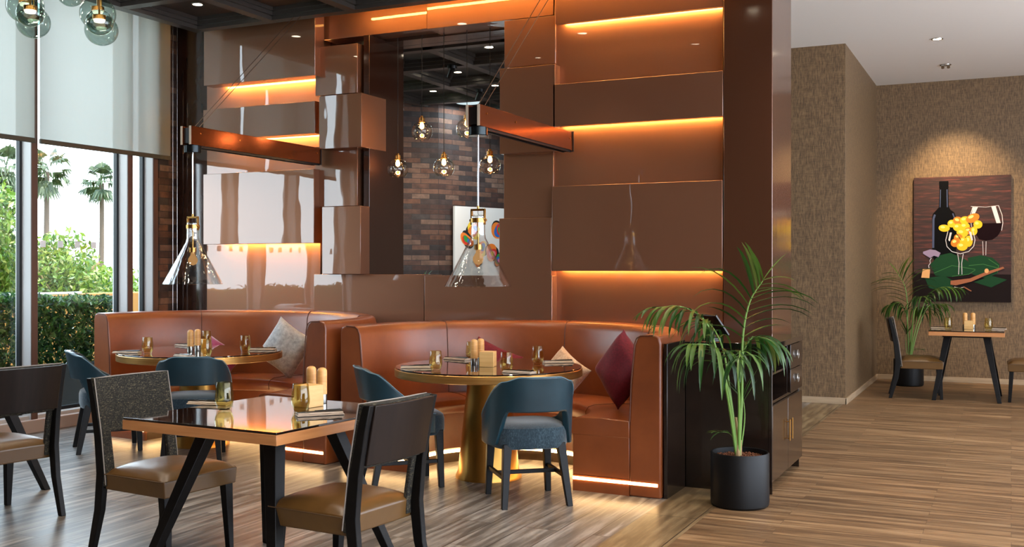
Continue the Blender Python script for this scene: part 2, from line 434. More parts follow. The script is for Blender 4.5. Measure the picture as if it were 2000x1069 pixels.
def coffers(x_lines, y_lines, z, name, label):
    b = MB(); w = .05
    x0, x1, y0, y1 = x_lines[0], x_lines[-1], y_lines[0], y_lines[-1]
    for x in x_lines: b.box(x-w, x+w, y0-w, y1+w, z, z+.11)
    for y in y_lines: b.box(x0, x1, y-w, y+w, z+.001, z+.11)
    for i in range(len(x_lines)-1):
        for j in range(len(y_lines)-1):          # stepped moulding round each cell
            a, c, d, e = x_lines[i]+w, x_lines[i+1]-w, y_lines[j]+w, y_lines[j+1]-w
            for t, zz in ((.028, z+.035), (.05, z+.068)):
                b.box(a, a+t, d, e, zz, z+.11); b.box(c-t, c, d, e, zz, z+.11)
                b.box(a, c, d, d+t, zz, z+.11); b.box(a, c, e-t, e, zz, z+.11)
    o = struct(b.build(name, 'coffer_beam'), label)
    MB().box(x0, x1, y0, y1, z+.1, z+.14).build('ceiling_board', 'coffer_wood', parent=o)
    return o
XL = [-6.78, -5.93, -5.06, -4.19, -3.33, -2.46, -1.65]
YL = [7.49-.92*k for k in range(14)][::-1]
coffers(XL, YL, CZ, 'ceiling', 'dark coffered ceiling over the booths')
XB = [-6.85, -5.87, -5.03, -4.2, -3.35]; YB = [8.75, 9.6, 10.62, 11.62, 12.6, 13.5]
coffers(XB, YB, 3.5, 'ceiling', 'dark coffered ceiling of the room behind')

struct(MB().box(-3.3, -1.6, 8.32, 11.33, 3.75, 3.95).build('ceiling', 'plaster'), 'white ceiling between the column and the wallpaper pier')
# copper relief wall --------------------------------------------------------
YB0 = 8.10
wall = struct(MB().box(XW-.2, on_y(735, 300, YB0).x, YB0, YB0+.2, 0, 4.05)
              .box(on_y(1000, 300, YB0).x, XC-.02, YB0, YB0+.2, 0, 4.05)
              .box(on_y(735, 300, YB0).x, on_y(1000, 300, YB0).x, YB0, YB0+.2, 0, 1.3)
              .box(on_y(735, 300, YB0).x, on_y(1000, 300, YB0).x, YB0, YB0+.2, 3.46, 4.05)
              .build('wall_back', 'wall_brown_lacquer', bevel=.002), 'dark brown wall behind the copper panels')
PN = 0
def panel(u0, u1, zt, zb, y, back, label, mat='copper_lacquer', led=0, x0=None, x1=None):
    """zt, zb are (u, v) image readings on the plane Y=y or plain heights"""
    xa = on_y(u0, 300, y).x if x0 is None else x0; xb = on_y(u1, 300, y).x if x1 is None else x1
    za = on_y(zt[0], zt[1], y).z if isinstance(zt, tuple) else zt
    zc = on_y(zb[0], zb[1], y).z if isinstance(zb, tuple) else zb
    o = MB().box(xa, xb, y, back, zc, za).build('wall_panel', mat, bevel=.003)
    tag(o, label, 'wall panel', 'glossy copper relief panels')
    if led:
        s = MB().box(xa+.05, xb-.02, back+.003, back+.018, zc+.016, zc+.026).build('led_strip', 'led_amber', parent=o)
        s['label'] = 'amber light strip'
    return xa, xb, zc, za
TOP = 3.98
FR = 7.72; LOW = 1.007
# left bay
panel(398, 615, TOP, (615, 147), FR, 7.86, 'upper left copper panel with amber light under its long edge', led=1)
panel(397, 615, (615, 197), (615, 260), FR, 7.86, 'narrow long copper panel between two amber light lines', led=1)
panel(397, 613, (613, 330), (613, 475), FR, 7.86, 'left copper panel mirroring a window above the booth', led=1)
panel(404, 626, TOP, .6, 7.94, 8.10, 'tall recessed copper sheet behind the left bay panels', 'copper_lacquer')
# second bay
panel(616, 698, (616, 93), (698, 181), 7.80, 8.10, 'small square copper panel beside the dark opening jamb')
panel(623, 706, (706, 181), (706, 287), 7.70, 8.10, 'square copper panel standing proud beside the opening, upper one')
panel(616, 698, (698, 287), (698, 402), 7.80, 8.10, 'recessed copper panel below the proud square panel')
panel(629, 704, (704, 402), (704, 536), 7.70, 8.10, 'tall narrow copper panel at the opening lower left corner')
# top band
panel(633, 834, TOP, (834, 56), 7.90, 8.10, 'copper top band over the left half of the opening', 'copper_lacquer')
panel(834, 1081, TOP, (834, 57), 7.84, 8.10, 'copper top band over the right half of the opening', 'copper_lacquer')
# sill band
panel(613, 828, (697, 536), .6, 7.78, 8.10, 'low copper band under the opening, left length')
panel(829, 1078, (829, 538), .6, 7.70, 8.10, 'low copper band under the opening, right length')
# right of opening
panel(985, 1085, (985, 41), (985, 133), 7.78, 8.30, 'copper panel right of the opening, topmost')
panel(976, 1084, (985, 134), (980, 301), 7.70, 8.30, 'copper panel right of the opening, standing proud at mid height')
panel(984, 1081, (985, 301), (980, 427), 7.78, 8.30, 'copper panel right of the opening, below the proud one')
panel(975, 1077, (980, 427), (980, 540), 7.70, 8.30, 'copper panel right of the opening, lowest above the low band')
# right bay
panel(1085, 1413, TOP, (1414, 12), FR, 7.765, 'top copper panel of the right bay with amber line below', led=1)
panel(1080, 1412, (1412, 138), (1412, 227), FR-.02, 7.765, 'middle copper panel of the right bay with amber line below', led=1)
panel(1078, 1411, (1411, 352), (1411, 530), FR-.02, 7.765, 'large lowest copper panel of the right bay with amber line below', led=1)
panel(1083, 1412, TOP, .6, 7.80, 8.10, 'tall recessed copper sheet behind the right bay panels', 'copper_lacquer')
# jamb faces of the opening
xj = on_y(699, 300, 7.66).x
MBj = MB().box(xj-.06, xj, 7.84, 8.42, 1.28, 3.48)
struct(MBj.build('trim_1', 'wall_brown_lacquer', bevel=.003), 'dark glossy lining on the left side of the wall opening')
struct(MB().box(xj, on_y(1000, 300, 8.1).x, 8.31, 8.42, 3.46, 3.52).build('trim_2', 'wall_brown_lacquer', bevel=.003), 'dark glossy lining along the top of the wall opening')
# column
xc0 = on_y(1413, 300, 7.70).x
struct(MB().box(xc0, XC, 7.70, 8.42, 0, 3.98).build('wall_column', 'copper_lacquer_deep', bevel=.004), 'tall glossy copper column beside the service cabinet')
# warm cove strip tucked above the coffer edge
cv = tag(MB().box(-5.35, -2.0, 7.56, 7.585, CZ+.115, CZ+.13).build('cove_light', 'led_cove'), 'amber cove strip above the coffered ceiling edge', 'light strip')

# window wall ---------------------------------------------------------------
GX = XW-.13
YM = [7.83, 7.50, 6.41, 5.33, 4.25]       # mullion centres (Y), right to left in the picture
def window(n, ya, yb, label, x=0):
    w = struct(empty('window_%d' % n, (0,0,0)), label)
    MB().box(GX-.004, GX+.004, ya, yb, .16, 4.0).build('pane', 'window_glass', parent=w)
    g = MB()
    for yy in (ya+.012, yb-.012): g.box(GX-.02, GX+.02, yy-.012, yy+.012, .14, 4.0)
    g.box(GX-.02, GX+.02, ya, yb, .14, .17)
    g.build('gasket', 'gasket', parent=w)
    if yb-ya > .6:
        d = MB(); k = int((yb-ya-.12)/.19)
        for i in range(k):
            yy = ya+.14+i*.19; d.box(GX+.005, GX+.007, yy, yy+.06, 1.60, 1.66)
        d.build('frosted_squares', 'frosted_dot', parent=w)
    return w
window(1, 7.53, 7.80, 'narrow glass pane beside the brick pier')
window(2, 6.44, 7.47, 'wide glass pane looking onto the hedge')
window(3, 5.36, 6.38, 'glass pane at the left edge of the view')
window(4, 4.28, 5.30, 'glass pane outside the view')
fr = MB()
fr.mat('frame_paint')
for y in YM: fr.box(XW-.19, XW, y-.03, y+.03, .0, 4.05)
fr.box(XW-.19, XW-.02, 4.2, 7.84, 0, .14); fr.box(XW-.19, XW, 4.2, 7.84, 3.95, 4.05)
fr.mat('frame_edge')
for y in YM: fr.box(XW, XW+.012, y-.032, y+.032, .0, 4.05)
fo = fr.build('window_frame', bevel=.003); struct(fo, 'white aluminium frame of the window wall with brown room face')
struct(MB().box(XW-.02, XW+.05, 4.2, 7.84, 0, .11).build('baseboard_left', 'sill_taupe', bevel=.005), 'taupe kerb along the foot of the window wall')
struct(MB().box(XW-.19, XW+.02, 7.86, 8.10, 0, 4.05).build('wall_left', 'brick_x'), 'brown brick pier beside the window')
# wall continuing behind and beyond
struct(MB().box(XW-.2, XW, 1.6, 4.22, 0, 4.05).build('wall_left', 'brick_x'), 'brick wall left of the camera')
struct(MB().box(XW-.2, XW, -5, 1.6, 0, 4.05).build('wall_left', 'wallpaper'))
# back room window, added out of sight to bring in daylight
w5 = window(5, 8.45, 11.35, 'window lighting the room behind the copper wall')
struct(MB().box(XW-.2, XW, 8.3, 8.43, 0, 4.05).box(XW-.2, XW, 11.37, 11.5, 0, 4.05).build('wall_left', 'brick_x'), 'brick wall of the room behind')

# blinds
def blind(y0, y1, label):
    t = thing('roller_blind', label, 'blind', (XW+.06, (y0+y1)/2, 2.5), 0, 'roller blinds on the window wall')
    h = (y1-y0)/2
    n = 20; b = MB()
    for i in range(n):
        ya = -h+2*h*i/n; yb = -h+2*h*(i+1)/n
        xa = .004*math.sin(i*.9); xb = .004*math.sin((i+1)*.9)
        b.add([(xa, ya, .02), (xb, yb, .02), (xb*.4, yb, 1.46), (xa*.4, ya, 1.46)], [(0,1,2,3)])
    b.build('blind_fabric', 'blind_cloth', parent=t, smooth=True)
    MB().box(-.012, .012, -h, h, -.012, .03).build('bottom_rail', 'blind_rail', parent=t, bevel=.005)
    MB().cyl((0, -h, 1.49), (0, h, 1.49), .035).build('roller_tube', 'blind_rail', parent=t, smooth=True)
    return t
blind(6.42, 7.98, 'pale screen blind half lowered over the wide pane')
blind(4.78, 6.37, 'pale screen blind half lowered at the left picture edge')
for k, (yy, lab) in enumerate(((8.00, 'thin blind pull chain hanging in front of the brick pier, left strand'), (8.06, 'thin blind pull chain hanging in front of the brick pier, right strand'))):
    tag(MB().cyl((XW+.07, yy, .0), (XW+.07, yy, 4.05), .0035, n=6).build('pull_chain', 'steel'), lab, 'blind chain', 'blind pull chains')

# right corridor walls
struct(MB().box(-4.4, -1.555, 11.33, 14.3, 0, 3.95).build('wall_pier', 'wallpaper', bevel=.003), 'brown textured wallpaper pier beside the alcove')
struct(MB().box(-1.6, 4.6, 14.12, 14.3, 0, 3.95).build('wall_far', 'wallpaper'), 'brown textured wallpaper wall at the end of the alcove')
struct(MB().box(-4.4, -1.54, 11.313, 11.33, 0, .065).box(-1.555, -1.538, 11.313, 14.12, 0, .065).box(-1.54, 4.6, 14.10, 14.12, 0, .065).build('baseboard_far', 'baseboard_wood', bevel=.003), 'pale wood skirting of the alcove')
# right side of the room: unseen wall, its openings added for daylight
gw = MB()
for y in [-4, -2.4, -.8, .8, 2.4, 4.0, 5.6, 7.2, 8.8, 10.4, 11.6]: gw.box(4.42, 4.6, y-.04, y+.04, 0, 3.95)
gw.box(4.42, 4.6, -5, 11.6, 0, .1).box(4.42, 4.6, -5, 11.6, 3.6, 3.95).box(4.42, 4.6, 11.6, 14.3, 0, 3.95)
struct(gw.build('wall_right', 'plaster'))
struct(MB().box(XW-.2, 4.6, -5.2, -5, 0, 4.05).build('wall_rear', 'wallpaper'))

# angled brick wall of the room behind, with its artwork
P = Vector((-6.70, 11.87, 0))
da = Vector((.344, .939, 0)); db = Vector((-.738, -.674, 0))
def brickwall(p, d, length, side, name='wall_brick', lab=''):
    o = MB().box(0, length, 0, .15*side, 0, 3.62).build(name, 'brick_local')
    o.location = p; o.rotation_euler = (0, 0, math.atan2(d.y, d.x)); struct(o, lab); return o
brickwall(P, da, 2.6, 1, lab='angled brick wall seen through the opening')
brickwall(P, db, 1.3, -1, lab='brick return seen at the left of the opening')
struct(MB().box(-6.2, -4.3, 14.0, 14.2, 0, 3.7).build('wall_far', 'dark_plaster'))
# ================================================================ CEILING LIGHTS
def downlight(x, y, z, label, power=22, warm=(1,.86,.68), r=.042, aim=(0,0,0), blend=.6, size=75, mat='lamp_white'):
    t = thing('ceiling_downlight', label, 'downlight', (x, y, z), 0, 'recessed downlights')
    MB().lathe([(r, -.004), (r+.014, -.006), (r+.016, 0), (r, .002)], 28, close=True).build('trim_ring', 'steel', parent=t, smooth=True)
    MB().lathe([(0, -.0015), (r, -.0015), (r, -.001), (0, -.001)], 28).build('lens', mat, parent=t)
    if power: light('spot', 'SPOT', (0, 0, -.03), power, warm, aim, t, spot_size=R(size), spot_blend=blend, shadow_soft_size=.04)
    return t
cx = lambda i: (XL[i]+XL[i+1])/2
cy = lambda j: (YL[-1-j]+YL[-2-j])/2
rows = {0: 'first row', 1: 'second row', 2: 'third row', 3: 'fourth row', 4: 'fifth row', 5: 'sixth row', 6: 'seventh row'}
for i in range(6):
    for j in range(7):
        if (i+j) % 2 and not (i == 0 and j == 0): continue
        downlight(cx(i), cy(j), CZ+.098, 'small downlight in the coffered ceiling, %s bay from the window, %s' % (['nearest','second','third','fourth','fifth','sixth'][i], rows[j]), 45 if j else 30)
downlight(cx(0), cy(1), CZ+.098, 'small round downlight in the dark coffered ceiling beside the window, next to the frame corner', 30)
# white ceiling
downlight(-.69, 9.6, 3.748, 'round downlight in the white ceiling, at the top picture edge', 60)
downlight(-.68, 11.5, 3.748, 'round downlight in the white ceiling, middle of the line', 50)
g = thing('gimbal_spotlight', 'small twin gimbal spotlight aimed at the wine picture', 'spotlight', (-.68, 13.0, 3.748))
MB().lathe([(.05, -.004), (.062, -.006), (.064, 0), (.05, .002)], 28, close=True).build('trim_ring', 'steel', parent=g, smooth=True)
MB().cyl((-.03, 0, 0), (-.03, .03, -.03), .018).build('lamp_head', 'chrome', parent=g, smooth=True)
MB().cyl((.03, 0, 0), (.03, .03, -.03), .018).build('lamp_head', 'chrome', parent=g, smooth=True)
MB().cyl((.03, .03, -.0301), (.03, .031, -.031), .014).build('lens', 'lamp_white', parent=g)
light('spot', 'SPOT', (.02, .05, -.06), 300, (1,.74,.42), (R(31), 0, R(-4)), g, spot_size=R(66), spot_blend=.9, shadow_soft_size=.03)
for k, (u, v, lab) in enumerate(((955,92,'round downlight seen through the opening, highest one'), (894,141,'round downlight seen through the opening, middle one'), (846,178,'round downlight seen through the opening, lowest left one'), (967,167,'round downlight seen through the opening, beside the lamp cables'))):
    p = on_z(u, v, 3.597); downlight(p.x, p.y, 3.598, lab, 60)
for x, y, ax, az, e, cl, lab in ((-5.6, 10.9, 46, 62, 60, (1,.70,.42), 'track spotlight aimed at the brick return behind the opening'), (-4.9, 11.9, 52, 72, 90, (.92,.96,1), 'track spotlight aimed at the rainbow picture'), (-5.2, 9.5, 40, 40, 50, (1,.9,.8), 'track spotlight lighting the brick behind the globe pendants')):
    g = thing('ceiling_spotlight', lab, 'spotlight', (x, y, 3.5))  # fixture added to brighten the brick and picture behind the opening
    MB().cyl((0,0,0), (0,0,-.03), .05).build('base', 'black_satin', parent=g)
    MB().cyl((0,0,-.03), (-.05,.03,-.11), .03).build('lamp_head', 'black_satin', parent=g, smooth=True)
    light('spot', 'SPOT', (-.06,.04,-.13), e, cl, (R(ax), 0, R(az)), g, spot_size=R(80), spot_blend=.9, shadow_soft_size=.03)
p = on_z(914, 194, 3.6)
t = thing('ceiling_disc_light', 'wide pale disc light seen through the opening above the copper arm', 'ceiling light', (p.x, p.y, 3.57))
light('glow', 'AREA', (0, 0, -.03), 12, (.85,.95,1), (0,0,0), t, size=.3)
MB().lathe([(0, -.02), (.15, -.02), (.16, -.01), (.16, .03), (0, .03)], 40).build('diffuser', 'cool_disc', parent=t)


# fill downlights added along the white ceiling outside the view to brighten the room
for k, (x, y) in enumerate(((1.2, 2.5), (1.2, 5.5), (3, 4), (1.4, 8.2), (2.8, 10.5), (1.2, 12.2), (-.68, 7.2), (-.68, 4.4))):
    downlight(x, y, 3.748, ['round downlight in the white ceiling, out of the picture %s' % w for w in ('near the camera','beyond the camera right','far right','right of the corridor','right of the alcove','above the right alcove chair','above the service cabinet','above the border strip')][k], 70, size=110)

# ================================================================ PENDANTS
def globe_pendant(x, y, z, r, label, top):
    t = thing('globe_pendant', label, 'pendant lamp', (x, y, z), 0, 'clear globe pendants behind the opening')
    pr_ = [(r*math.sin(a), r*math.cos(a)) for a in [R(16+k*(140-16)/18) for k in range(19)]]
    MB().lathe(pr_, 40).build('glass_globe', 'globe_glass', parent=t, smooth=True)
    MB().lathe([(0, r+.045), (.012, r+.045), (.014, r+.03), (.026, r+.026), (.028, r-.004), (.034, r-.008), (.034, r-.016), (0, r-.016)], 24).build('brass_cap', 'brass', parent=t, smooth=True)
    MB().lathe([(0, r-.015), (.012, r-.02), (.02, r-.045), (.016, r-.065), (0, r-.075)], 20).build('bulb', 'bulb', parent=t, smooth=True)
    MB().cyl((0, 0, r+.045), (0, 0, top-z), .003, n=8).build('cord', 'black_satin', parent=t)
    light('glow', 'POINT', (0, 0, r-.045), 5, (1,.62,.3), parent=t, shadow_soft_size=.03)
for u, v, lab in ((777,330,'clear globe pendant at the left edge of the opening'), (824,257,'clear globe pendant hanging high, left of the middle one'), (867,328,'clear globe pendant in the middle, hanging low'), (912,252,'clear globe pendant half hidden behind the copper arm'), (957,323,'clear globe pendant right of the cone lamp rod')):
    p = on_y(u, v, 8.02); globe_pendant(p.x, p.y, p.z, .094, lab, 3.47)

def smoke_globe(u, v, dist, r, label):
    d = ray(u, v); p = Vector((d[0]*dist, d[1]*dist, HC+d[2]*dist))
    t = thing('smoked_globe_pendant', label, 'pendant lamp', p, 0, 'smoked globe cluster near the window')
    MB().lathe([(r*math.sin(a)+1e-4, r*.96*math.cos(a)) for a in [R(6+k*(180-6)/20) for k in range(21)]], 40).build('glass_globe', 'smoke_glass', parent=t, smooth=True)
    MB().lathe([(0, .045), (.04, .045), (.04, .018), (0, .018)], 24).build('brass_puck', 'aged_brass', parent=t)
    MB().lathe([(0, .0175), (.036, .0175), (.03, .002), (0, -.004)], 24).build('light_disc', 'globe_disc', parent=t, smooth=True)
    MB().cyl((0, 0, .045), (0, 0, CZ-p.z), .006, n=10).build('stem', 'aged_brass', parent=t)
    light('glow', 'POINT', (0, 0, -.02), 2.5, (1,.85,.7), parent=t, shadow_soft_size=.03)
for a in ((49,12,6.9,.118,'large smoked globe at the top left, behind two others'), (59,26,6.5,.085,'small smoked globe at the top left, in front'), (65,44,7.2,.112,'smoked globe at the top left, lowest of its cluster'),
          (138,-12,7.2,.09,'smoked globe cut by the top edge between two clusters'),
          (191,27,7.0,.116,'large smoked globe of the right cluster, highest'), (194,44,6.6,.084,'small smoked globe of the right cluster, in front'), (198,59,7.3,.112,'smoked globe of the right cluster, lowest')):
    smoke_globe(*a)

# ---------------------------------------------------------------- copper arms with cone shades
def arm_lamp(x, y0, yw, label):
    z0, z1 = 2.345, 2.485; t = thing('wall_arm_lamp', label, 'lamp', (x, y0, 0), 0, 'copper arm lamps with glass cones')
    L = yw-y0
    for s in (-1, 1):
        o = MB().box(s*.042-.009, s*.042+.009, 0, L, z0, z1).build('side_plate', 'copper_plate', parent=t, bevel=.0015)
        e = MB().box(s*.042-.0095, s*.042+.0095, -.002, 0, z0, z1).build('plate_end', 'pale_edge', parent=o)
    MB().box(-.033, .033, .012, L, z0+.012, z1-.012).build('core', 'black_satin', parent=t)
    MB().box(.02, .036, .12, L, z0-.014, z0).box(-.036, -.02, .12, L, z0-.014, z0).build('under_rail', 'black_satin', parent=t)
    for yy in (.1, .55, L-.06):
        MB().cyl((.045, yy, z0+.09), (.056, yy, z0+.09), .007, n=12).build('bolt', 'brass', parent=t, smooth=True)
    MB().box(-.06, .06, L-.012, L, z0-.01, z1+.01).build('wall_plate', 'black_satin', parent=t)
    cyc = .075
    MB().lathe([(0, z0-.058), (.060, z0-.058), (.064, z0-.054), (.064, z0-.003), (.06, z0), (0, z0)], 36, (0, cyc, 0)).build('holder_cup', 'black_chrome', parent=t, smooth=True)
    MB().cyl((0, cyc, z0-.05), (0, cyc, 1.80), .0055, n=12).build('rod', 'chrome', parent=t, smooth=True)
    # brass yoke
    yk = MB()
    yk.box(-.052, .052, cyc-.008, cyc+.008, 1.792, 1.806)
    for s in (-1, 1): yk.box(s*.048-.006, s*.048+.006, cyc-.008, cyc+.008, 1.70, 1.80); yk.cyl((s*.045, cyc, 1.73), (s*.062, cyc, 1.73), .009, n=12)
    yk.cyl((0, cyc, 1.80), (0, cyc, 1.825), .008)
    yk.build('yoke', 'brass', parent=t, bevel=.001)
    MB().lathe([(.046, 1.716), (.050, 1.714), (.050, 1.742), (.046, 1.744)], 36, (0, cyc, 0), close=True).build('collar', 'brass', parent=t, smooth=True)
    sh = [(.036, 1.765), (.046, 1.755), (.047, 1.64), (.052, 1.61), (.218, 1.30), (.221, 1.294)]
    sh += [(.215, 1.292), (.048, 1.612), (.043, 1.64), (.042, 1.75), (.034, 1.76)]
    MB().lathe(sh, 56, (0, cyc, 0), close=True).build('glass_shade', 'cone_glass', parent=t, smooth=True)
    MB().cyl((0, cyc, 1.74), (0, cyc, 1.565), .006, n=12).build('inner_stem', 'brass', parent=t, smooth=True)
    MB().lathe([(0, 1.57), (.026, 1.57), (.026, 1.535), (0, 1.535)], 24, (0, cyc, 0)).build('socket', 'brass', parent=t, smooth=True)
    MB().lathe([(0, 1.535), (.014, 1.532), (.016, 1.515), (.034, 1.485), (.036, 1.468), (.026, 1.445), (0, 1.434)], 24, (0, cyc, 0)).build('bulb', 'bulb_dim', parent=t, smooth=True)
    MB().tube([(0, cyc, 1.80), (.004, cyc-.01, 1.775), (.02, cyc-.02, 1.755), (.04, cyc-.02, 1.75), (.05, cyc-.015, 1.735), (.04, cyc, 1.722)], .002, 6).build('wire', 'black_satin', parent=t, smooth=True)
    for s, nm_ in ((-1, 'cable'), (1, 'cable')):
        MB().cyl((s*.026, .10+.0*s, z1-.01), (s*.04, L-.01, 3.84), .0028, n=8).build(nm_, 'cable_steel', parent=t)
arm_lamp(-5.61, 6.08, 7.72, 'left copper wall arm lamp with a hammered glass cone over the left booth')
arm_lamp(-3.18, 6.09, 7.70, 'right copper wall arm lamp with a hammered glass cone in front of the opening')

# ================================================================ OUTSIDE
struct(MB().box(-120, XW-.24, -40, 90, -.35, -.15).build('ground', 'lawn'), 'grass outside the windows')
struct(MB().box(-10.6, XW-.24, -6, 14, -.15, -.03).build('ground', 'paving'), 'pale paving outside the windows')
pt = tag(MB().box(-8.42, -8.36, 2.5, 8.35, -.03, .47).box(-9.2, -8.42, 2.5, 8.35, -.03, .40).build('planter_box', 'planter_concrete', bevel=.004), 'long dark concrete planter under the clipped hedge', 'planter')
tag(MB().box(-13.4, -13.1, 0, 22, -.15, 1.02).build('low_wall', 'kerb_yellow', bevel=.02), 'low yellow ochre wall behind the hedge', 'wall')
tag(MB().box(-12.9, -12.86, 10.4, 11.7, 1.02, 1.06).box(-12.9, -12.86, 10.5, 10.55, -.03, 1.04).box(-12.9, -12.86, 11.5, 11.55, -.03, 1.04).build('rail', 'steel', bevel=.01), 'pale metal rail in front of the bushes', 'rail')
rng = random.Random(4)
def leaves(b, c, n, sz, shape, flat=.5, rg=rng):
    for i in range(n):
        p = shape(); s = sz*rg.uniform(.6, 1.3)
        a = Vector((rg.gauss(0,1), rg.gauss(0,1), rg.gauss(0,1)*flat)).normalized(); q = a.orthogonal().normalized()
        q = (Matrix.Rotation(rg.uniform(0, 6.28), 3, a) @ q); w = a.cross(q)
        p = Vector(p)+Vector(c)
        b.add([p-q*s, p+w*s*.42+a*s*.12, p+q*s, p-w*s*.42+a*s*.12], [(0,1,2,3)])
hb = MB()
def hshape():
    y = rng.uniform(2.6, 8.25); f = rng.random()
    zt = 1.10+.03*math.sin(y*3)
    if f < .55: return (-8.46+rng.gauss(0, .03), y, rng.uniform(.42, zt))
    if f < .85: return (rng.uniform(-9.1, -8.45), y, zt+rng.gauss(0, .025))
    return (rng.uniform(-9.1, -8.5), y, rng.uniform(.5, zt))
leaves(hb, (0,0,0), 26000, .036, hshape, 1)
hd = thing('clipped_hedge', 'dense clipped green hedge right outside the window', 'hedge', (0, 0, 0))
hb.build('foliage', 'hedge_leaf', parent=hd, recalc=False)
tb = MB()
for k in range(22):
    y = 2.8+k*.25; tb.tube([(-8.7, y, .38), (-8.65+rng.uniform(-.1,.1), y+.05, .7), (-8.7, y+rng.uniform(-.1,.1), 1.05)], .012, 6)
tb.build('stems', 'stem_brown', parent=hd)
def bush(c, rx, ry, rz, n, sz, label, seed, mat='bush_leaf'):
    rg = random.Random(seed); t = thing('garden_bush', label, 'bush', c, 0, 'bushes beyond the hedge')
    b = MB(); lobes = [(rg.uniform(-.6,.6)*rx, rg.uniform(-.6,.6)*ry, rg.uniform(.25,.75)*rz, rg.uniform(.35,.55)) for _ in range(12)]
    def sh():
        l = lobes[rg.randrange(12)]; v = Vector((rg.gauss(0,1), rg.gauss(0,1), rg.gauss(0,1))).normalized()*rg.uniform(.7, 1.04)
        return (l[0]+v.x*rx*l[3], l[1]+v.y*ry*l[3], max(0, l[2]+v.z*rz*l[3]))
    leaves(b, (0,0,0), n, sz, sh, 1, rg)
    for z_ in range(3):
        pass
    b.build('foliage', mat, parent=t, recalc=False)
    s = MB()
    for k in range(7): s.tube([(rg.uniform(-.2,.2), rg.uniform(-.2,.2), 0), (rg.uniform(-.4,.4)*rx, rg.uniform(-.4,.4)*ry, rz*.45), (rg.uniform(-.6,.6)*rx, rg.uniform(-.6,.6)*ry, rz*.8)], .03, 6)
    s.build('stems', 'stem_brown', parent=t)
bush((-15.6, 8.8, -.15), 1.8, 1.7, 2.9, 24000, .07, 'bright green bush beyond the ochre wall, at the left picture edge', 3)
bush((-15.9, 11.4, -.15), 1.9, 1.6, 2.75, 24000, .07, 'bright green bush beyond the ochre wall, in the middle of the wide pane', 5)
bush((-16.4, 13.9, -.15), 1.8, 1.5, 2.1, 16000, .07, 'lower green bush at the right of the wide pane', 8)
bush((-20, 18.6, -.15), 2.2, 1.8, 1.7, 6000, .1, 'pale distant bush beside the window mullion', 9)
bush((-16.4, 5.0, -.15), 2.0, 1.8, 2.9, 6000, .1, 'green bush left of the picture', 12)
bush((-17.4, 1.4, -.15), 2.4, 1.9, 3.2, 6000, .12, 'green bush far left of the picture', 13)
def fan_palm(u, vtop, vbot, dist, label, seed):
    rg = random.Random(seed); d = ray(u, vtop); p = Vector((d[0]*dist, d[1]*dist, -.2)); h = HC+d[2]*dist+.2
    t = thing('fan_palm', label, 'palm tree', p, 0, 'tall palms beyond the garden')
    MB().tube([(0,0,0), (.1,0,h*.5), (0,.1,h)], [.16,.12,.11], 10).build('trunk', 'trunk', parent=t, smooth=True)
    b = MB()
    for k in range(34):
        a = rg.uniform(0, 6.28); el = rg.uniform(-1.1, 1.2); l = rg.uniform(.9, 1.4)
        dr = Vector((math.cos(a)*math.cos(el), math.sin(a)*math.cos(el), math.sin(el))); q = Vector((-math.sin(a), math.cos(a), 0))
        o = Vector((0,0,h)); c = o+dr*l*.55
        b.add([o, o+q*.03, c+q*.03, c], [(0,1,2,3)])
        for s in range(-4, 5):
            an = s*.26; v = (dr*math.cos(an)+q*math.sin(an)); e = c+v*l*.55; e.z -= .25*abs(s)*.3+.15
            w = q*.07*math.cos(an)-dr*.07*math.sin(an); m_ = c+v*l*.3
            b.add([c, m_+w, e, m_-w], [(0,1,2,3)])
    b.build('crown', 'palm_leaf_out', parent=t, recalc=False)
fan_palm(88, 335, 0, 48, 'tall fan palm seen left of the wide pane centre', 1)
fan_palm(196, 358, 0, 54, 'tall fan palm seen at the right of the wide pane', 2)
fan_palm(10, 330, 0, 46, 'tall fan palm at the left picture edge', 3)
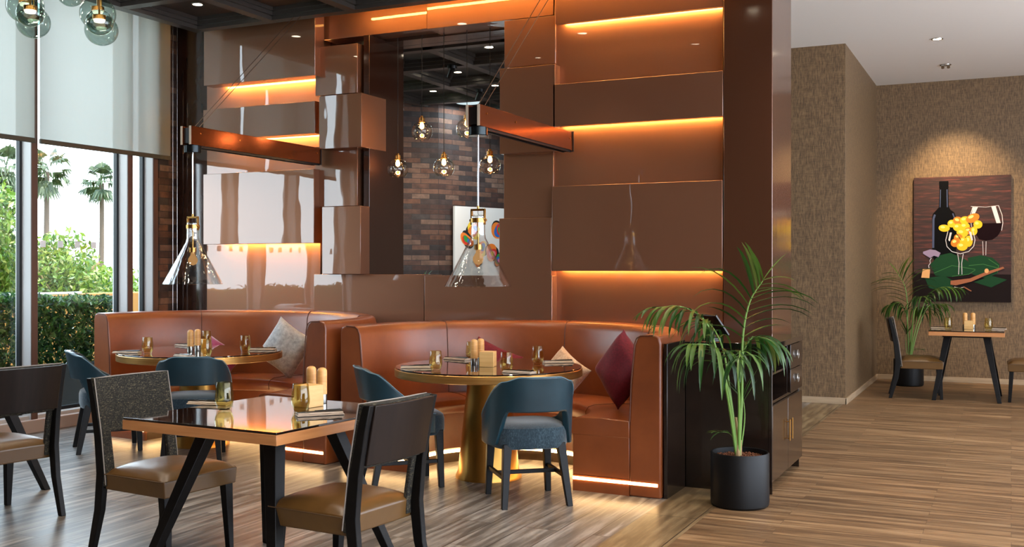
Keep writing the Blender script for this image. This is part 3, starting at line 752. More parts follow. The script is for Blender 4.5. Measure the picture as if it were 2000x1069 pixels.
# ================================================================ BOOTHS
def booth(c, rz, Rs, Rb, Ro, s, label, name='booth_bench'):
    t = thing(name, label, 'booth', (c[0], c[1], 0), rz, 'round leather booths')
    def path(s_=s, n=44):
        p = [((0, -s_), (1, 0)), ((0, -s_*.5), (1, 0))]
        for i in range(n+1):
            a = math.pi*i/n; p.append(((0, 0), (math.cos(a), math.sin(a))))
        return p+[((0, -s_*.5), (-1, 0)), ((0, -s_), (-1, 0))]
    H = 1.0
    back = [(Rb, .10), (Rb, .46), (Rb+.012, .7), (Rb+.035, H-.06), (Rb+.05, H-.02), (Rb+.075, H), (Ro-.04, H+.004), (Ro-.01, H-.01), (Ro, H-.05), (Ro, .0), (Rb, .0)]
    MB().sweep(back, path()).build('backrest', 'booth_leather', parent=t, bevel=.012, seg=3)
    base = [(Rs+.015, .10), (Rs+.015, .36), (Rb-.001, .36), (Rb-.001, .10)]
    MB().sweep(base, path(s-.004)).build('base_front', 'booth_leather', parent=t, bevel=.004)
    seat = [(Rs+.012, .355), (Rs-.006, .375), (Rs-.012, .42), (Rs+.006, .452), (Rs+.05, .466), (Rs+.2, .472), (Rb, .462), (Rb, .355)]
    MB().sweep(seat, path(s-.002)).build('seat_cushion', 'booth_leather', parent=t, smooth=True, bevel=.006)
    kick = [(Rs+.03, .0), (Rs+.03, .10), (Rb-.002, .10), (Rb-.002, .0)]
    MB().sweep(kick, path(s-.03)).build('kick_plate', 'kick_steel', parent=t)
    for k in (-1, 1): MB().box(min(k*(Rs+.016), k*(Rb-.001)), max(k*(Rs+.016), k*(Rb-.001)), -s+.002, -s+.028, 0, .10).build('end_skirt', 'booth_leather', parent=t)
    led = [(Rs+.012, .072), (Rs+.012, .092), (Rs+.031, .092), (Rs+.031, .072)]
    b = MB().sweep(led, path(s-.01))
    for k in (-1, 1): b.box(min(k*(Rs+.02), k*(Ro-.02)), max(k*(Rs+.02), k*(Ro-.02)), -s-.003, -s+.001, .072, .090)
    b.build('led_strip', 'led_warm', parent=t)
    for a in (R(38), R(90), R(142)):
        d = Vector((math.cos(a), math.sin(a), 0)); pts = [d*(r-.002)+Vector((0,0,z)) for r, z in back[1:8]]
        MB().tube(pts, .0035, 6).build('seam', 'seam', parent=t, smooth=True)
        pts = [d*r+Vector((0,0,z+.001)) for r, z in seat[1:7]]
        MB().tube(pts, .003, 6).build('seam', 'seam', parent=t, smooth=True)
    for k in (-1, 1):     # piping round both end faces
        pts = [Vector((k*r, -s-.002, z)) for r, z in [(Rb+.004, .46), (Rb+.012, .7), (Rb+.035, H-.06), (Rb+.05, H-.02), (Rb+.075, H-.004), (Ro-.05, H)]]
        MB().tube(pts, .004, 6).build('piping', 'seam', parent=t, smooth=True)
    return t
booth((-3.13, 6.42), R(-2), .60, 1.0, 1.205, .2, 'round cognac leather booth on the right, around the nearer round table')
lb = booth((-5.73, 6.53), R(-7), .60, 1.02, 1.225, .15, 'round cognac leather booth on the left, beside the window')
lb.scale = (1.075, 1, 1.03)
tag(MB().box(-1.92, -1.898, 6.20, 6.59, 0, .95).build('end_panel', 'cabinet_wood', bevel=.002), 'dark wood end panel closing the right booth', 'panel')
# glimpse of a third booth at the left edge
# ================================================================ SERVICE CABINET
cab = thing('service_cabinet', 'dark wood waiter station with shelves, drawers and doors at the end of the right booth', 'cabinet', (-1.63, 7.12, 0))
x0, x1, y0, y1 = -.285, .285, -.52, .52
b = MB(); b.box(x0, x1-.02, y0, y0+.02, .0, .90); b.box(x0, x1-.02, y1-.02, y1, .0, .90); b.box(x0, x0+.02, y0, y1, 0, .9)
b.box(x0+.02, x1-.021, y0+.02, y1-.02, .06, .08); b.box(x0+.02, x1-.021, y0+.02, y1-.02, .55, .57); b.box(x0+.02, x1-.022, .08, .10, .57, .9)
b.box(x0+.02, x1-.03, y0+.02, .08, .73, .745)
b.box(x1-.025, x1, y0, y0+.018, .0, .90)
b.build('carcass', 'cabinet_wood', parent=cab, bevel=.0015)
MB().box(x0-.01, x1+.006, y0-.012, y1+.01, .90, .94).build('worktop', 'black_gloss', parent=cab, bevel=.003)
for k, (ya, yb) in enumerate(((y0+.02, .0-.002), (.002, y1-.002))):
    d = MB().box(x1-.02, x1, ya, yb, .075, .548).build('door', 'cabinet_wood', parent=cab, bevel=.002)
    yy = yb-.045 if k == 0 else ya+.045
    MB().cyl((x1+.02, yy, .27), (x1+.02, yy, .41), .0045, n=10).cyl((x1, yy, .285), (x1+.02, yy, .285), .003).cyl((x1, yy, .395), (x1+.02, yy, .395), .003).build('handle', 'aged_brass', parent=d, smooth=True)
for za, zb in ((.572, .728), (.732, .895)):
    d = MB().box(x1-.02, x1, .09, y1-.002, za, zb).build('drawer', 'cabinet_wood', parent=cab, bevel=.002)
    m_ = (za+zb)/2+.01
    h = MB().lathe([(0, 0), (.02, 0), (.022, .004), (0, .006)], 24); h.v = [(x1+z, .3+x, m_+y) for x, y, z in h.v]
    rr = [Vector((x1+.012, .3+.026*math.cos(a), m_-.006+.03*math.sin(a))) for a in [2*math.pi*i/20 for i in range(20)]]
    h.tube(rr+[rr[0]], .003, 6); h.build('ring_pull', 'steel', parent=d, smooth=True)
# tablet on the cabinet
tb = thing('tablet_terminal', 'black tilted till screen standing on the service cabinet', 'tablet', (-1.80, 6.86, .94), R(-40))
Mt = Matrix.Translation((0, 0, .10)) @ Matrix.Rotation(R(-52), 4, 'X')
MB().box(-.13, .13, -.085, .085, -.008, .008, Mt).build('screen', 'screen_dark', parent=tb, bevel=.004)
MB().box(-.12, .12, -.078, .078, .0085, .0095, Mt).build('display', 'black_gloss', parent=tb)
MB().box(-.05, .05, -.04, .06, 0, .012).beam((0, .02, .01), (0, 0, .1), .04, .012).build('stand', 'black_satin', parent=tb, bevel=.002)

# ================================================================ CUSHIONS
def cushion(loc, size, th, rot, mat, label, name='cushion'):
    n = 18; b = MB(); vs = []
    for side in (1, -1):
        for i in range(n+1):
            for j in range(n+1):
                u, v = 2*i/n-1, 2*j/n-1
                k = (1-u**4)*(1-v**4); sh = 1-.07*(1-abs(u)**3)*(abs(v)**6)-.07*(1-abs(v)**3)*(abs(u)**6)
                z = side*th/2*(max(k, 0)**.55)+side*.004+.006*math.sin(5*u+2*v+side)*k
                vs.append((u*size/2*(1-.08*(1-u*u)*0)*(1-.10*(1-v*v)*0)*(1-.09*(1-v**2)*(abs(u)**4)), z, v*size/2*(1-.09*(1-u**2)*(abs(v)**4))))
    N = (n+1)**2; fs = []
    for i in range(n):
        for j in range(n):
            a = i*(n+1)+j; fs.append((a, a+1, a+n+2, a+n+1)); fs.append((N+a, N+a+n+1, N+a+n+2, N+a+1))
    for i in range(n):
        for a, c in ((i*(n+1), (i+1)*(n+1)), (i*(n+1)+n, (i+1)*(n+1)+n), (i, i+1), (n*(n+1)+i, n*(n+1)+i+1)): fs.append((a, c, N+c, N+a))
    b.add(vs, fs); o = b.build(name, mat, smooth=True)
    o.location = loc; o.rotation_euler = rot; tag(o, label, 'cushion', 'scatter cushions on the booths'); return o
# ================================================================ TABLES
def round_table(c, r, label):
    t = thing('round_dining_table', label, 'table', (c[0], c[1], 0), 0, 'round booth tables')
    MB().lathe([(0, .688), (r-.01, .688), (r, .692), (r, .738), (r-.004, .742), (0, .742)], 96).build('top_rim', 'gold_rim', parent=t, smooth=True)
    MB().lathe([(0, .7425), (r-.006, .7425), (r-.006, .749), (r-.008, .751), (0, .751)], 96).build('glass_top', 'smoke_glass_top', parent=t, smooth=True)
    MB().lathe([(0, .0), (.225, .0), (.225, .012), (.208, .05), (.146, .62), (.146, .645), (0, .645)], 72).build('cone_base', 'brushed_gold', parent=t, smooth=True)
    MB().lathe([(0, .645), (.16, .645), (.22, .66), (.22, .689), (0, .689)], 56).build('top_flange', 'gold_rim', parent=t, smooth=True)
    return t
round_table((-3.20, 6.36), .635, 'round table with black glass top and brushed gold cone base, in the right booth')
round_table((-5.87, 6.53), .64, 'round table with black glass top and brushed gold cone base, in the left booth')
def square_table(c, rz, sx, sy, label, inset=.19):
    t = thing('square_dining_table', label, 'table', (c[0], c[1], 0), rz, 'square tables with splayed legs')
    MB().box(-sx/2, sx/2, -sy/2, sy/2, .695, .738).build('table_top', 'oak_edge', parent=t, bevel=.002)
    MB().box(-sx/2+.003, sx/2-.003, -sy/2+.003, sy/2-.003, .7385, .7485).build('glass_top', 'smoke_glass_top', parent=t, bevel=.0015)
    for x in (-1, 1):
        for y in (-1, 1):
            MB().leg((x*(sx/2-.05), y*(sy/2-.05), 0), (x*inset, y*inset, .695), .042, .042, .07, .07).build('leg', 'leg_wood', parent=t, bevel=.003)
    MB().box(-inset-.05, inset+.05, -inset-.05, inset+.05, .672, .694).build('mounting_plate', 'leg_wood', parent=t, bevel=.002)
    return t
square_table((-3.085, 3.90), R(-4), .90, .93, 'square table with black glass top and splayed black legs, in front between two chairs')
square_table((-5.99, 4.40), R(-4), .90, .9, 'square table mostly outside the left picture edge')
square_table((-.43, 12.45), 0, .74, .8, 'small square table with splayed black legs under the wine picture')

# ================================================================ CHAIRS
def dining_chair(label, loc, rz):
    t = thing('dining_chair', label, 'chair', loc, rz, 'tweed backed dining chairs')
    w = .215
    for s in (-1, 1):
        pts = [(-.285, 0, .034), (-.225, .22, .05), (-.205, .40, .058), (-.225, .58, .05), (-.262, .76, .042), (-.29, .865, .036)]
        b = MB(); q = []
        for y, z, d in pts:
            x = s*w; q.append([Vector((x-.016, y-d/2, z)), Vector((x+.016, y-d/2, z)), Vector((x+.016, y+d/2, z)), Vector((x-.016, y+d/2, z))])
        vs = [p for k in q for p in k]; n = len(q)
        fs = [(i*4+k, i*4+(k+1) % 4, (i+1)*4+(k+1) % 4, (i+1)*4+k) for i in range(n-1) for k in range(4)]+[(3,2,1,0), tuple((n-1)*4+k for k in range(4))]
        b.add(vs, fs).build('rear_leg', 'leg_wood', parent=t, bevel=.004)
        MB().leg((s*.2, .235, 0), (s*.195, .215, .34), .03, .03, .05, .045).build('front_leg', 'leg_wood', parent=t, bevel=.003)
    def slab(x0, x1, za, zb, off0, off1, bow, n=14):
        """curved upright slab following the lean of the posts"""
        vs = []; fs = []
        yc = lambda z: -.205-.085*max(0, (z-.40)/.465)**1.15
        zs = [za+(zb-za)*k/5 for k in range(6)]
        for off in (off0, off1):
            for z in zs:
                for i in range(n+1):
                    x = x0+(x1-x0)*i/n; y = yc(z)+off-bow*(1-(x/w)**2); vs.append((x, y, z))
        A = 6*(n+1)
        for k in range(5):
            for i in range(n):
                a = k*(n+1)+i; fs.append((a, a+1, a+n+2, a+n+1)); fs.append((A+a, A+a+n+1, A+a+n+2, A+a+1))
        for i in range(n): fs.append((i, A+i, A+i+1, i+1)); a = 5*(n+1)+i; fs.append((a, a+1, A+a+1, A+a))
        for k in range(5): a = k*(n+1); fs.append((a, a+n+1, A+a+n+1, A+a)); a += n; fs.append((a, A+a, A+a+n+1, a+n+1))
        return vs, fs
    MB().add(*slab(-.2, .2, .615, .862, -.022, .004, .022)).build('back_panel', 'back_wood', parent=t, bevel=.003)
    up = MB().add(*slab(-.228, .228, .60, .868, .004, .04, .02)).build('back_upholstery', 'tweed', parent=t, bevel=.006)
    for s in (-1, 1):
        MB().add(*slab(min(s*.17, s*.228), max(s*.17, s*.228), .34, .61, .018, .04, 0, 3)).build('upholstered_side', 'tweed', parent=up, bevel=.005)
    yc = lambda z: -.205-.085*max(0, (z-.40)/.465)**1.15
    pts = [(-.229, yc(.35)+.041, .35), (-.229, yc(.6)+.041, .6), (-.229, yc(.862)+.041, .868)]+[(x, yc(.868)+.041-.02*(1-(x/w)**2), .869) for x in (-.15, -.05, .05, .15)]+[(.229, yc(.862)+.041, .868), (.229, yc(.6)+.041, .6), (.229, yc(.35)+.041, .35)]
    MB().tube(pts, .003, 6).build('piping', 'napkin_edge', parent=up, smooth=True)
    # seat: crowned cushion
    n = 16; vs = []; fs = []
    def prof(i, j):
        u, v = 2*i/n-1, 2*j/n-1
        r = .045; x = u*(.235-.012*(1-v)/2); y = .035+v*.22
        k = (1-abs(u)**3.2)*(1-abs(v)**3.2)
        return x, y, .405+.052*max(k, 0)**.5
    for i in range(n+1):
        for j in range(n+1): vs.append(prof(i, j))
    N = (n+1)**2
    for i in range(n+1):
        for j in range(n+1):
            x, y, z = prof(i, j); vs.append((x*.975, .035+(y-.035)*.975, .325))
    for i in range(n):
        for j in range(n): a = i*(n+1)+j; fs.append((a, a+1, a+n+2, a+n+1)); fs.append((N+a, N+a+n+1, N+a+n+2, N+a+1))
    for i in range(n):
        for a, c in ((i*(n+1), (i+1)*(n+1)), (i*(n+1)+n, (i+1)*(n+1)+n), (i, i+1), (n*(n+1)+i, n*(n+1)+i+1)): fs.append((a, c, N+c, N+a))
    st = MB().add(vs, fs).build('seat', 'olive_leather', parent=t, bevel=.006, seg=3)
    pts = [(x, .035+y*1.004, .404) for x, y in [(-.236,-.2),(-.238,.2),(-.22,.221),(.22,.221),(.238,.2),(.236,-.2)]]
    MB().tube(pts, .0028, 6).build('seat_piping', 'seam_olive', parent=st, smooth=True)
    return t
dc = dining_chair('tweed backed dining chair with olive leather seat, at the left of the front square table', (-3.82, 4.00, 0), R(-90-5))
dup(dc, (-2.58, 3.78, 0), R(90-6), 'dining chair seen from behind with dark wood back, right of the front square table')
dup(dc, (-5.20, 4.13, 0), R(90-8), 'dining chair with dark wood back turned, at the left picture edge')
dup(dc, (-.93, 12.35, 0), R(-90+6), 'dining chair with grey-blue tweed back, left of the alcove table')
dup(dc, (.22, 12.45, 0), R(90), 'dining chair cut by the right picture edge, at the alcove table')

def blue_chair(label, loc, rz):
    t = thing('upholstered_chair', label, 'chair', loc, rz, 'teal booth side chairs')
    def cv(ph, a=.245, b=.235, e=.82):
        s_, c_ = math.sin(ph), math.cos(ph)
        return Vector((a*math.copysign(abs(s_)**e, s_), -b*math.copysign(abs(c_)**e, c_)))
    ss = lambda x, a, b: (lambda q: q*q*(3-2*q))(min(1, max(0, (x-a)/(b-a))))
    n = 60; m = 8; vs = []; fs = []
    for i in range(n+1):
        ph = R(-122+244*i/n); A = abs(math.degrees(ph))
        zt = .775-.03*ss(A, 20, 46)-.265*ss(A, 46, 122)**.85; zb = .565-.21*ss(A, 38, 60)
        p = cv(ph); nrm = Vector((math.sin(ph), -math.cos(ph)))
        th = .021
        ring = []
        for side in (1, -1):
            for k in range(m+1):
                f = k/m if side == 1 else 1-k/m
                z = zb+(zt-zb)*f; lean = .07*max(0, (z-.42)/.36)*max(0, math.cos(ph*.7))
                q = p*1.0+Vector((0, -lean))+nrm*(.004+side*th*(1-.0*f))
                ring.append((q.x, q.y, z+ (0.004 if 0 < k < m else 0)))
        vs += ring
    L = 2*(m+1)
    for i in range(n):
        for k in range(L): l = (k+1) % L; fs.append((i*L+k, i*L+l, (i+1)*L+l, (i+1)*L+k))
    fs += [tuple(range(L)), tuple(range(n*L+L-1, n*L-1, -1))]
    sh = MB().add(vs, fs).build('back_shell', 'teal_leather', parent=t, bevel=.008, seg=3)
    top = [Vector(vs[i*L+m]) + Vector((0, 0, .001)) for i in range(n+1)]
    MB().tube(top, .003, 6).build('piping', 'teal_piping', parent=sh, smooth=True)
    prof = []
    b = MB(); vs = []; fs = []; K = 40
    rings = [(.86, .335), (.955, .34), (.99, .365), (.99, .435), (.955, .462), (.85, .478), (.5, .488), (.0, .49)]
    for sc, z in rings:
        for i in range(K):
            a = 2*math.pi*i/K; c_, s_ = math.cos(a), math.sin(a)
            vs.append((.238*sc*math.copysign(abs(c_)**.62, c_), .012+.24*sc*math.copysign(abs(s_)**.62, s_), z))
    for r_ in range(len(rings)-1):
        for i in range(K): j = (i+1) % K; fs.append((r_*K+i, r_*K+j, (r_+1)*K+j, (r_+1)*K+i))
    fs.append(tuple(range(K-1, -1, -1)))
    b.add(vs, fs).build('seat', 'teal_chenille', parent=t, smooth=True)
    for s in (-1, 1):
        MB().leg((s*.2, -.245, 0), (s*.165, -.17, .37), .034, .034, .052, .052).build('rear_leg', 'leg_wood', parent=t, bevel=.003)
        MB().leg((s*.195, .2, 0), (s*.18, .185, .37), .034, .034, .052, .052).build('front_leg', 'leg_wood', parent=t, bevel=.003)
        MB().beam((s*.185, -.21, .17), (s*.19, .195, .17), .02, .024).build('stretcher', 'leg_wood', parent=t, bevel=.002)
    MB().beam((-.185, .0, .17), (.185, .0, .17), .024, .02, side=Vector((0,0,1))).build('stretcher', 'leg_wood', parent=t, bevel=.002)
    return t
fa = lambda x, y: math.atan2(y, x)-math.pi/2
bc = blue_chair('teal chair with open back, seen from behind at the right booth table', (-2.68, 5.84, 0), fa(-.64, .77))
dup(bc, (-3.60, 5.92, 0), fa(.71, .70), 'teal chair left of the gold table base at the right booth')
dup(bc, (-6.38, 6.08, 0), fa(.62, .78), 'teal chair beside the hedge window at the left booth table')
dup(bc, (-5.50, 6.05, 0), fa(-.6, .8), 'teal chair with its back turned, in front of the left booth table')

# ================================================================ TABLEWARE
def tumbler(label, loc):
    o = [(0, 0), (.026, 0), (.031, .004), (.042, .035), (.0435, .055), (.040, .09), (.0355, .127), (.0345, .128), (.0338, .127), (.0383, .09), (.0415, .055), (.040, .036), (.028, .014), (0, .012)]
    b = MB().lathe(o, 40).build('glass_tumbler', 'amber_glass', smooth=True, loc=loc); return tag(b, label, 'glass', 'amber glass tumblers')
def napkin(label, loc, rz, clabel):
    n = 14; b = MB(); L, W = .21, .07
    for layer, (z, sh, l2) in enumerate(((.0, 0, 1), (.0065, .005, .97))):
        vs = []; fs = []
        for i in range(n+1):
            x = (-L/2+L*i/n)*l2
            wv = .0012*math.sin(i*1.3+layer)
            for y, dz in ((-W/2+sh, 0), (-W/2+sh-.003, .003), (-W/2+sh, .006), (W/2+sh*.5, .006), (W/2+sh*.5+.003, .003), (W/2+sh*.5, 0)):
                vs.append((x, y+wv, z+dz+.0006+(wv if dz == .006 else 0)))
        for i in range(n):
            for k in range(6): l = (k+1) % 6; fs.append((i*6+k, i*6+l, (i+1)*6+l, (i+1)*6+k))
        fs += [tuple(range(5, -1, -1)), tuple(range(n*6, n*6+6))]
        b.add(vs, fs)
    o = b.build('folded_napkin', 'napkin_linen', smooth=True, loc=loc); o.rotation_euler = (0, 0, rz)
    tag(o, label, 'napkin', 'folded napkins')
    M = Matrix.Translation(loc) @ Matrix.Rotation(rz, 4, 'Z')
    zt = .0150
    k = MB(); k.add([(-.1, .006, zt), (-.02, .0045, zt), (-.02, .013, zt), (-.1, .014, zt), (-.1, .006, zt+.003), (-.02, .0045, zt+.004), (-.02, .013, zt+.004), (-.1, .014, zt+.003)], [(3,2,1,0),(4,5,6,7),(0,1,5,4),(1,2,6,5),(2,3,7,6),(3,0,4,7)])
    k.tube([(-.02, .009, zt+.003), (.02, .009, zt+.003), (.1, .009, zt+.004)], [.003, .004, .0045], 8)
    kn = k.build('table_knife', 'cutlery', smooth=False); kn.matrix_world = M; tag(kn, 'dark steel knife '+clabel, 'knife', 'knives on the napkins')
    f = MB(); f.tube([(-.05, -.013, zt+.003), (.02, -.013, zt+.003), (.1, -.013, zt+.004)], [.0028, .0035, .0045], 8)
    f.box(-.068, -.048, -.022, -.004, zt+.001, zt+.004)
    for q in range(4): f.box(-.105, -.066, -.0215+q*.0048, -.0190+q*.0048, zt+.001, zt+.004)
    fk = f.build('table_fork', 'cutlery'); fk.matrix_world = M; tag(fk, 'dark steel fork '+clabel, 'fork', 'forks on the napkins')
def mill(label, loc):
    t = thing('pepper_mill', label, 'mill', loc, 0, 'wooden salt and pepper mills')
    MB().lathe([(0, 0), (.0235, 0), (.0245, .003), (.0245, .045), (0, .045)], 28).build('steel_base', 'steel', parent=t, smooth=True)
    MB().lathe([(0, .0455), (.0245, .0455), (.0245, .15), (.0235, .162), (.018, .171), (.008, .175), (0, .175)], 28).build('wooden_body', 'bamboo', parent=t, smooth=True)
def block(label, loc, rz, s=.098):
    o = MB().box(-s/2, s/2, -s/2, s/2, 0, s*1.04).build('wooden_block', 'bamboo_light', bevel=.0025, loc=loc); o.rotation_euler = (0, 0, rz); tag(o, label, 'block', 'wooden table cubes')
TZ, SZ = .7515, .7490
def at(u, v, z=TZ): p = on_z(u, v, z); return p
# right booth table
for u, v, l in ((851,724,'amber tumbler at the left of the right booth table'), (989,727,'amber tumbler beside the wooden cube on the right booth table'), (1050,712,'amber tumbler at the far right of the right booth table'), (921,702,'amber tumbler hidden behind the mills on the right booth table')):
    tumbler(l, at(u, v))
for u, v, rz, l, c in ((814,719,35,'folded napkin at the left edge of the right booth table','on the left napkin of the right booth table'), (893,703,-14,'folded napkin at the back of the right booth table','on the back napkin of the right booth table'), (1014,729,-8,'folded napkin at the front of the right booth table','on the front napkin of the right booth table'), (1090,709,38,'folded napkin at the right edge of the right booth table','on the right napkin of the right booth table')):
    napkin(l, at(u, v), R(rz), c)
mill('wooden mill behind the cube on the right booth table, left of the pair', at(926, 713)); mill('wooden mill behind the cube on the right booth table, right of the pair', at(939, 711))
block('square pale wooden cube on the right booth table', at(953, 716), R(14))
# left booth table
for u, v, l in ((288,691,'amber tumbler at the left of the left booth table'), (403,696,'amber tumbler in front of the cube on the left booth table'), (479,687,'amber tumbler at the right of the left booth table'), (403,675,'amber tumbler at the back of the left booth table')):
    tumbler(l, at(u, v))
for u, v, rz, l, c in ((248,690,20,'folded napkin at the left edge of the left booth table','on the left napkin of the left booth table'), (362,676,-10,'folded napkin at the back of the left booth table','on the back napkin of the left booth table'), (514,684,24,'folded napkin at the right edge of the left booth table','on the right napkin of the left booth table'), (360,697,-20,'folded napkin at the front of the left booth table, behind the teal chair','on the front napkin of the left booth table')):
    napkin(l, at(u, v), R(rz), c)
mill('wooden mill on the left booth table, left of the pair', at(372, 688)); mill('wooden mill on the left booth table, right of the pair', at(386, 686))
block('square pale wooden cube on the left booth table', at(392, 680), R(20), .07)
# front square table
tumbler('amber tumbler standing by the long napkin on the front square table', at(438, 800, SZ)); tumbler('amber tumbler in front of the wooden cube on the front square table', at(587, 803, SZ))
napkin('folded napkin behind the left tumbler on the front square table', at(410, 790, SZ), R(12), 'on the left napkin of the front square table')
napkin('folded napkin at the right edge of the front square table', at(624, 811, SZ), R(48), 'on the right napkin of the front square table')
mill('wooden mill on the front square table, left of the pair', at(608, 784, SZ)); mill('wooden mill on the front square table, right of the pair', at(629, 788, SZ))
block('square wooden cube on the front square table', at(603, 794, SZ), R(-8), .1)
# left edge table
mill('wooden mill at the left picture edge, on the cut-off table', (-6.22, 4.66, SZ)); mill('wooden mill at the left picture edge, hidden second one', (-6.28, 4.60, SZ))
# alcove table
for x, y, l in ((-.62, 12.36, 'amber tumbler at the left of the alcove table'), (-.22, 12.40, 'amber tumbler at the right of the alcove table')): tumbler(l, (x, y, SZ))
napkin('folded napkin at the left of the alcove table', (-.70, 12.5, SZ), R(4), 'on the left napkin of the alcove table')
napkin('folded napkin at the right of the alcove table', (-.15, 12.55, SZ), R(-6), 'on the right napkin of the alcove table')
mill('wooden mill on the alcove table, left of the pair', (-.46, 12.62, SZ)); mill('wooden mill on the alcove table, right of the pair', (-.38, 12.63, SZ))
block('square wooden cube on the alcove table', (-.42, 12.5, SZ), 0, .09)

# cushions
cushion((-2.36, 6.66, .735), .38, .15, (R(-12), R(40), R(-38)), 'burgundy_velvet', 'burgundy velvet cushion standing on its corner at the right of the right booth')
cushion((-3.60, 7.18, .655), .38, .14, (R(-30), R(24), R(16)), 'burgundy_velvet', 'dark burgundy cushion at the back of the right booth behind the table')
cushion((-3.00, 7.18, .62), .33, .13, (R(-28), R(30), R(-20)), 'beige_velvet', 'beige patterned cushion at the back of the right booth')
cushion((-5.60, 7.27, .73), .40, .15, (R(-14), R(30), R(6)), 'grey_velvet', 'silver grey velvet cushion leaning in the left booth')
cushion((-6.30, 7.20, .60), .36, .14, (R(-34), R(28), R(18)), 'magenta_velvet', 'magenta cushion behind the mills in the left booth')
# ================================================================ PALMS IN POTS
def leaflet(b, p, d, length, width, droop, n=6):
    """narrow blade that arches over under its own weight"""
    d = Vector(d).normalized(); side = d.cross(Vector((0,0,1)))
    if side.length < .05: side = Vector((1,0,0))
    side.normalize(); pts = []; q = Vector(p); v = d.copy(); st = length/n
    for i in range(n+1):
        f = i/n; w = width*(math.sin(math.pi*min(1, f*.86+.12))**.8)*(1 if f < .97 else .2)
        up = side.cross(v).normalized()
        pts.append((q-side*w+up*w*.35, q.copy(), q+side*w+up*w*.35))
        v = (v+Vector((0,0,-droop*st*(1.2+3*f)))).normalized(); q = q+v*st
    vs = [x for t in pts for x in t]; fs = []
    for i in range(n): a = i*3; fs += [(a, a+1, a+4, a+3), (a+1, a+2, a+5, a+4)]
    b.add(vs, fs)
def smoothp(P, n=22):
    P = [Vector(p) for p in P]; out = []
    Q = [P[0]*2-P[1]]+P+[P[-1]*2-P[-2]]
    for i in range(1, len(Q)-2):
        for k in range(n//(len(P)-1)+1):
            t = k/(n//(len(P)-1)+1); a, b_, c, d = Q[i-1], Q[i], Q[i+1], Q[i+2]
            out.append(.5*((2*b_)+(c-a)*t+(2*a-5*b_+4*c-d)*t*t+(3*b_-a-3*c+d)*t**3))
    out.append(P[-1]); return out
def frond(t, P, start, n, length, width, droop, spread, rg, r0=.009, tipd=.55, flat=0):
    pts = smoothp(P); m = len(pts)
    st = MB().tube(pts, [r0*(1-.75*i/(m-1)) for i in range(m)], 7).build('frond', 'stem_green', parent=t, smooth=True)
    b = MB()
    for i in range(n):
        f = start+(1-start)*(i/(n-1)); k = min(m-2, int(f*(m-1))); p = pts[k].lerp(pts[k+1], f*(m-1)-k)
        ax = (pts[min(k+2, m-1)]-pts[max(k-1, 0)]).normalized()
        sd = ax.cross(Vector((0,0,1)))
        if sd.length < .25: sd = ax.cross(Vector((.3,1,0)))
        sd.normalize()
        if flat: sd = Vector((0,1,0)).cross(ax).normalized()*(1 if flat > 0 else -1)+Vector((0,.25,0))
        g = (i/(n-1)); l = length*(.62+.75*math.sin(math.pi*min(1,.15+g*.8)))*rg.uniform(.85, 1.1)
        for s in (-1, 1):
            d = ax*(tipd+.5*g)+sd*s*spread+Vector((0,0,.16))+Vector((rg.gauss(0,.09), rg.gauss(0,.09), rg.gauss(0,.07)))
            leaflet(b, p, d, l, width*rg.uniform(.8, 1.15), droop*rg.uniform(.7, 1.3))
    leaflet(b, pts[-1], pts[-1]-pts[-3], length*.7, width, droop*.6)
    b.build('leaflets', 'palm_leaf', parent=st, smooth=True, recalc=False)
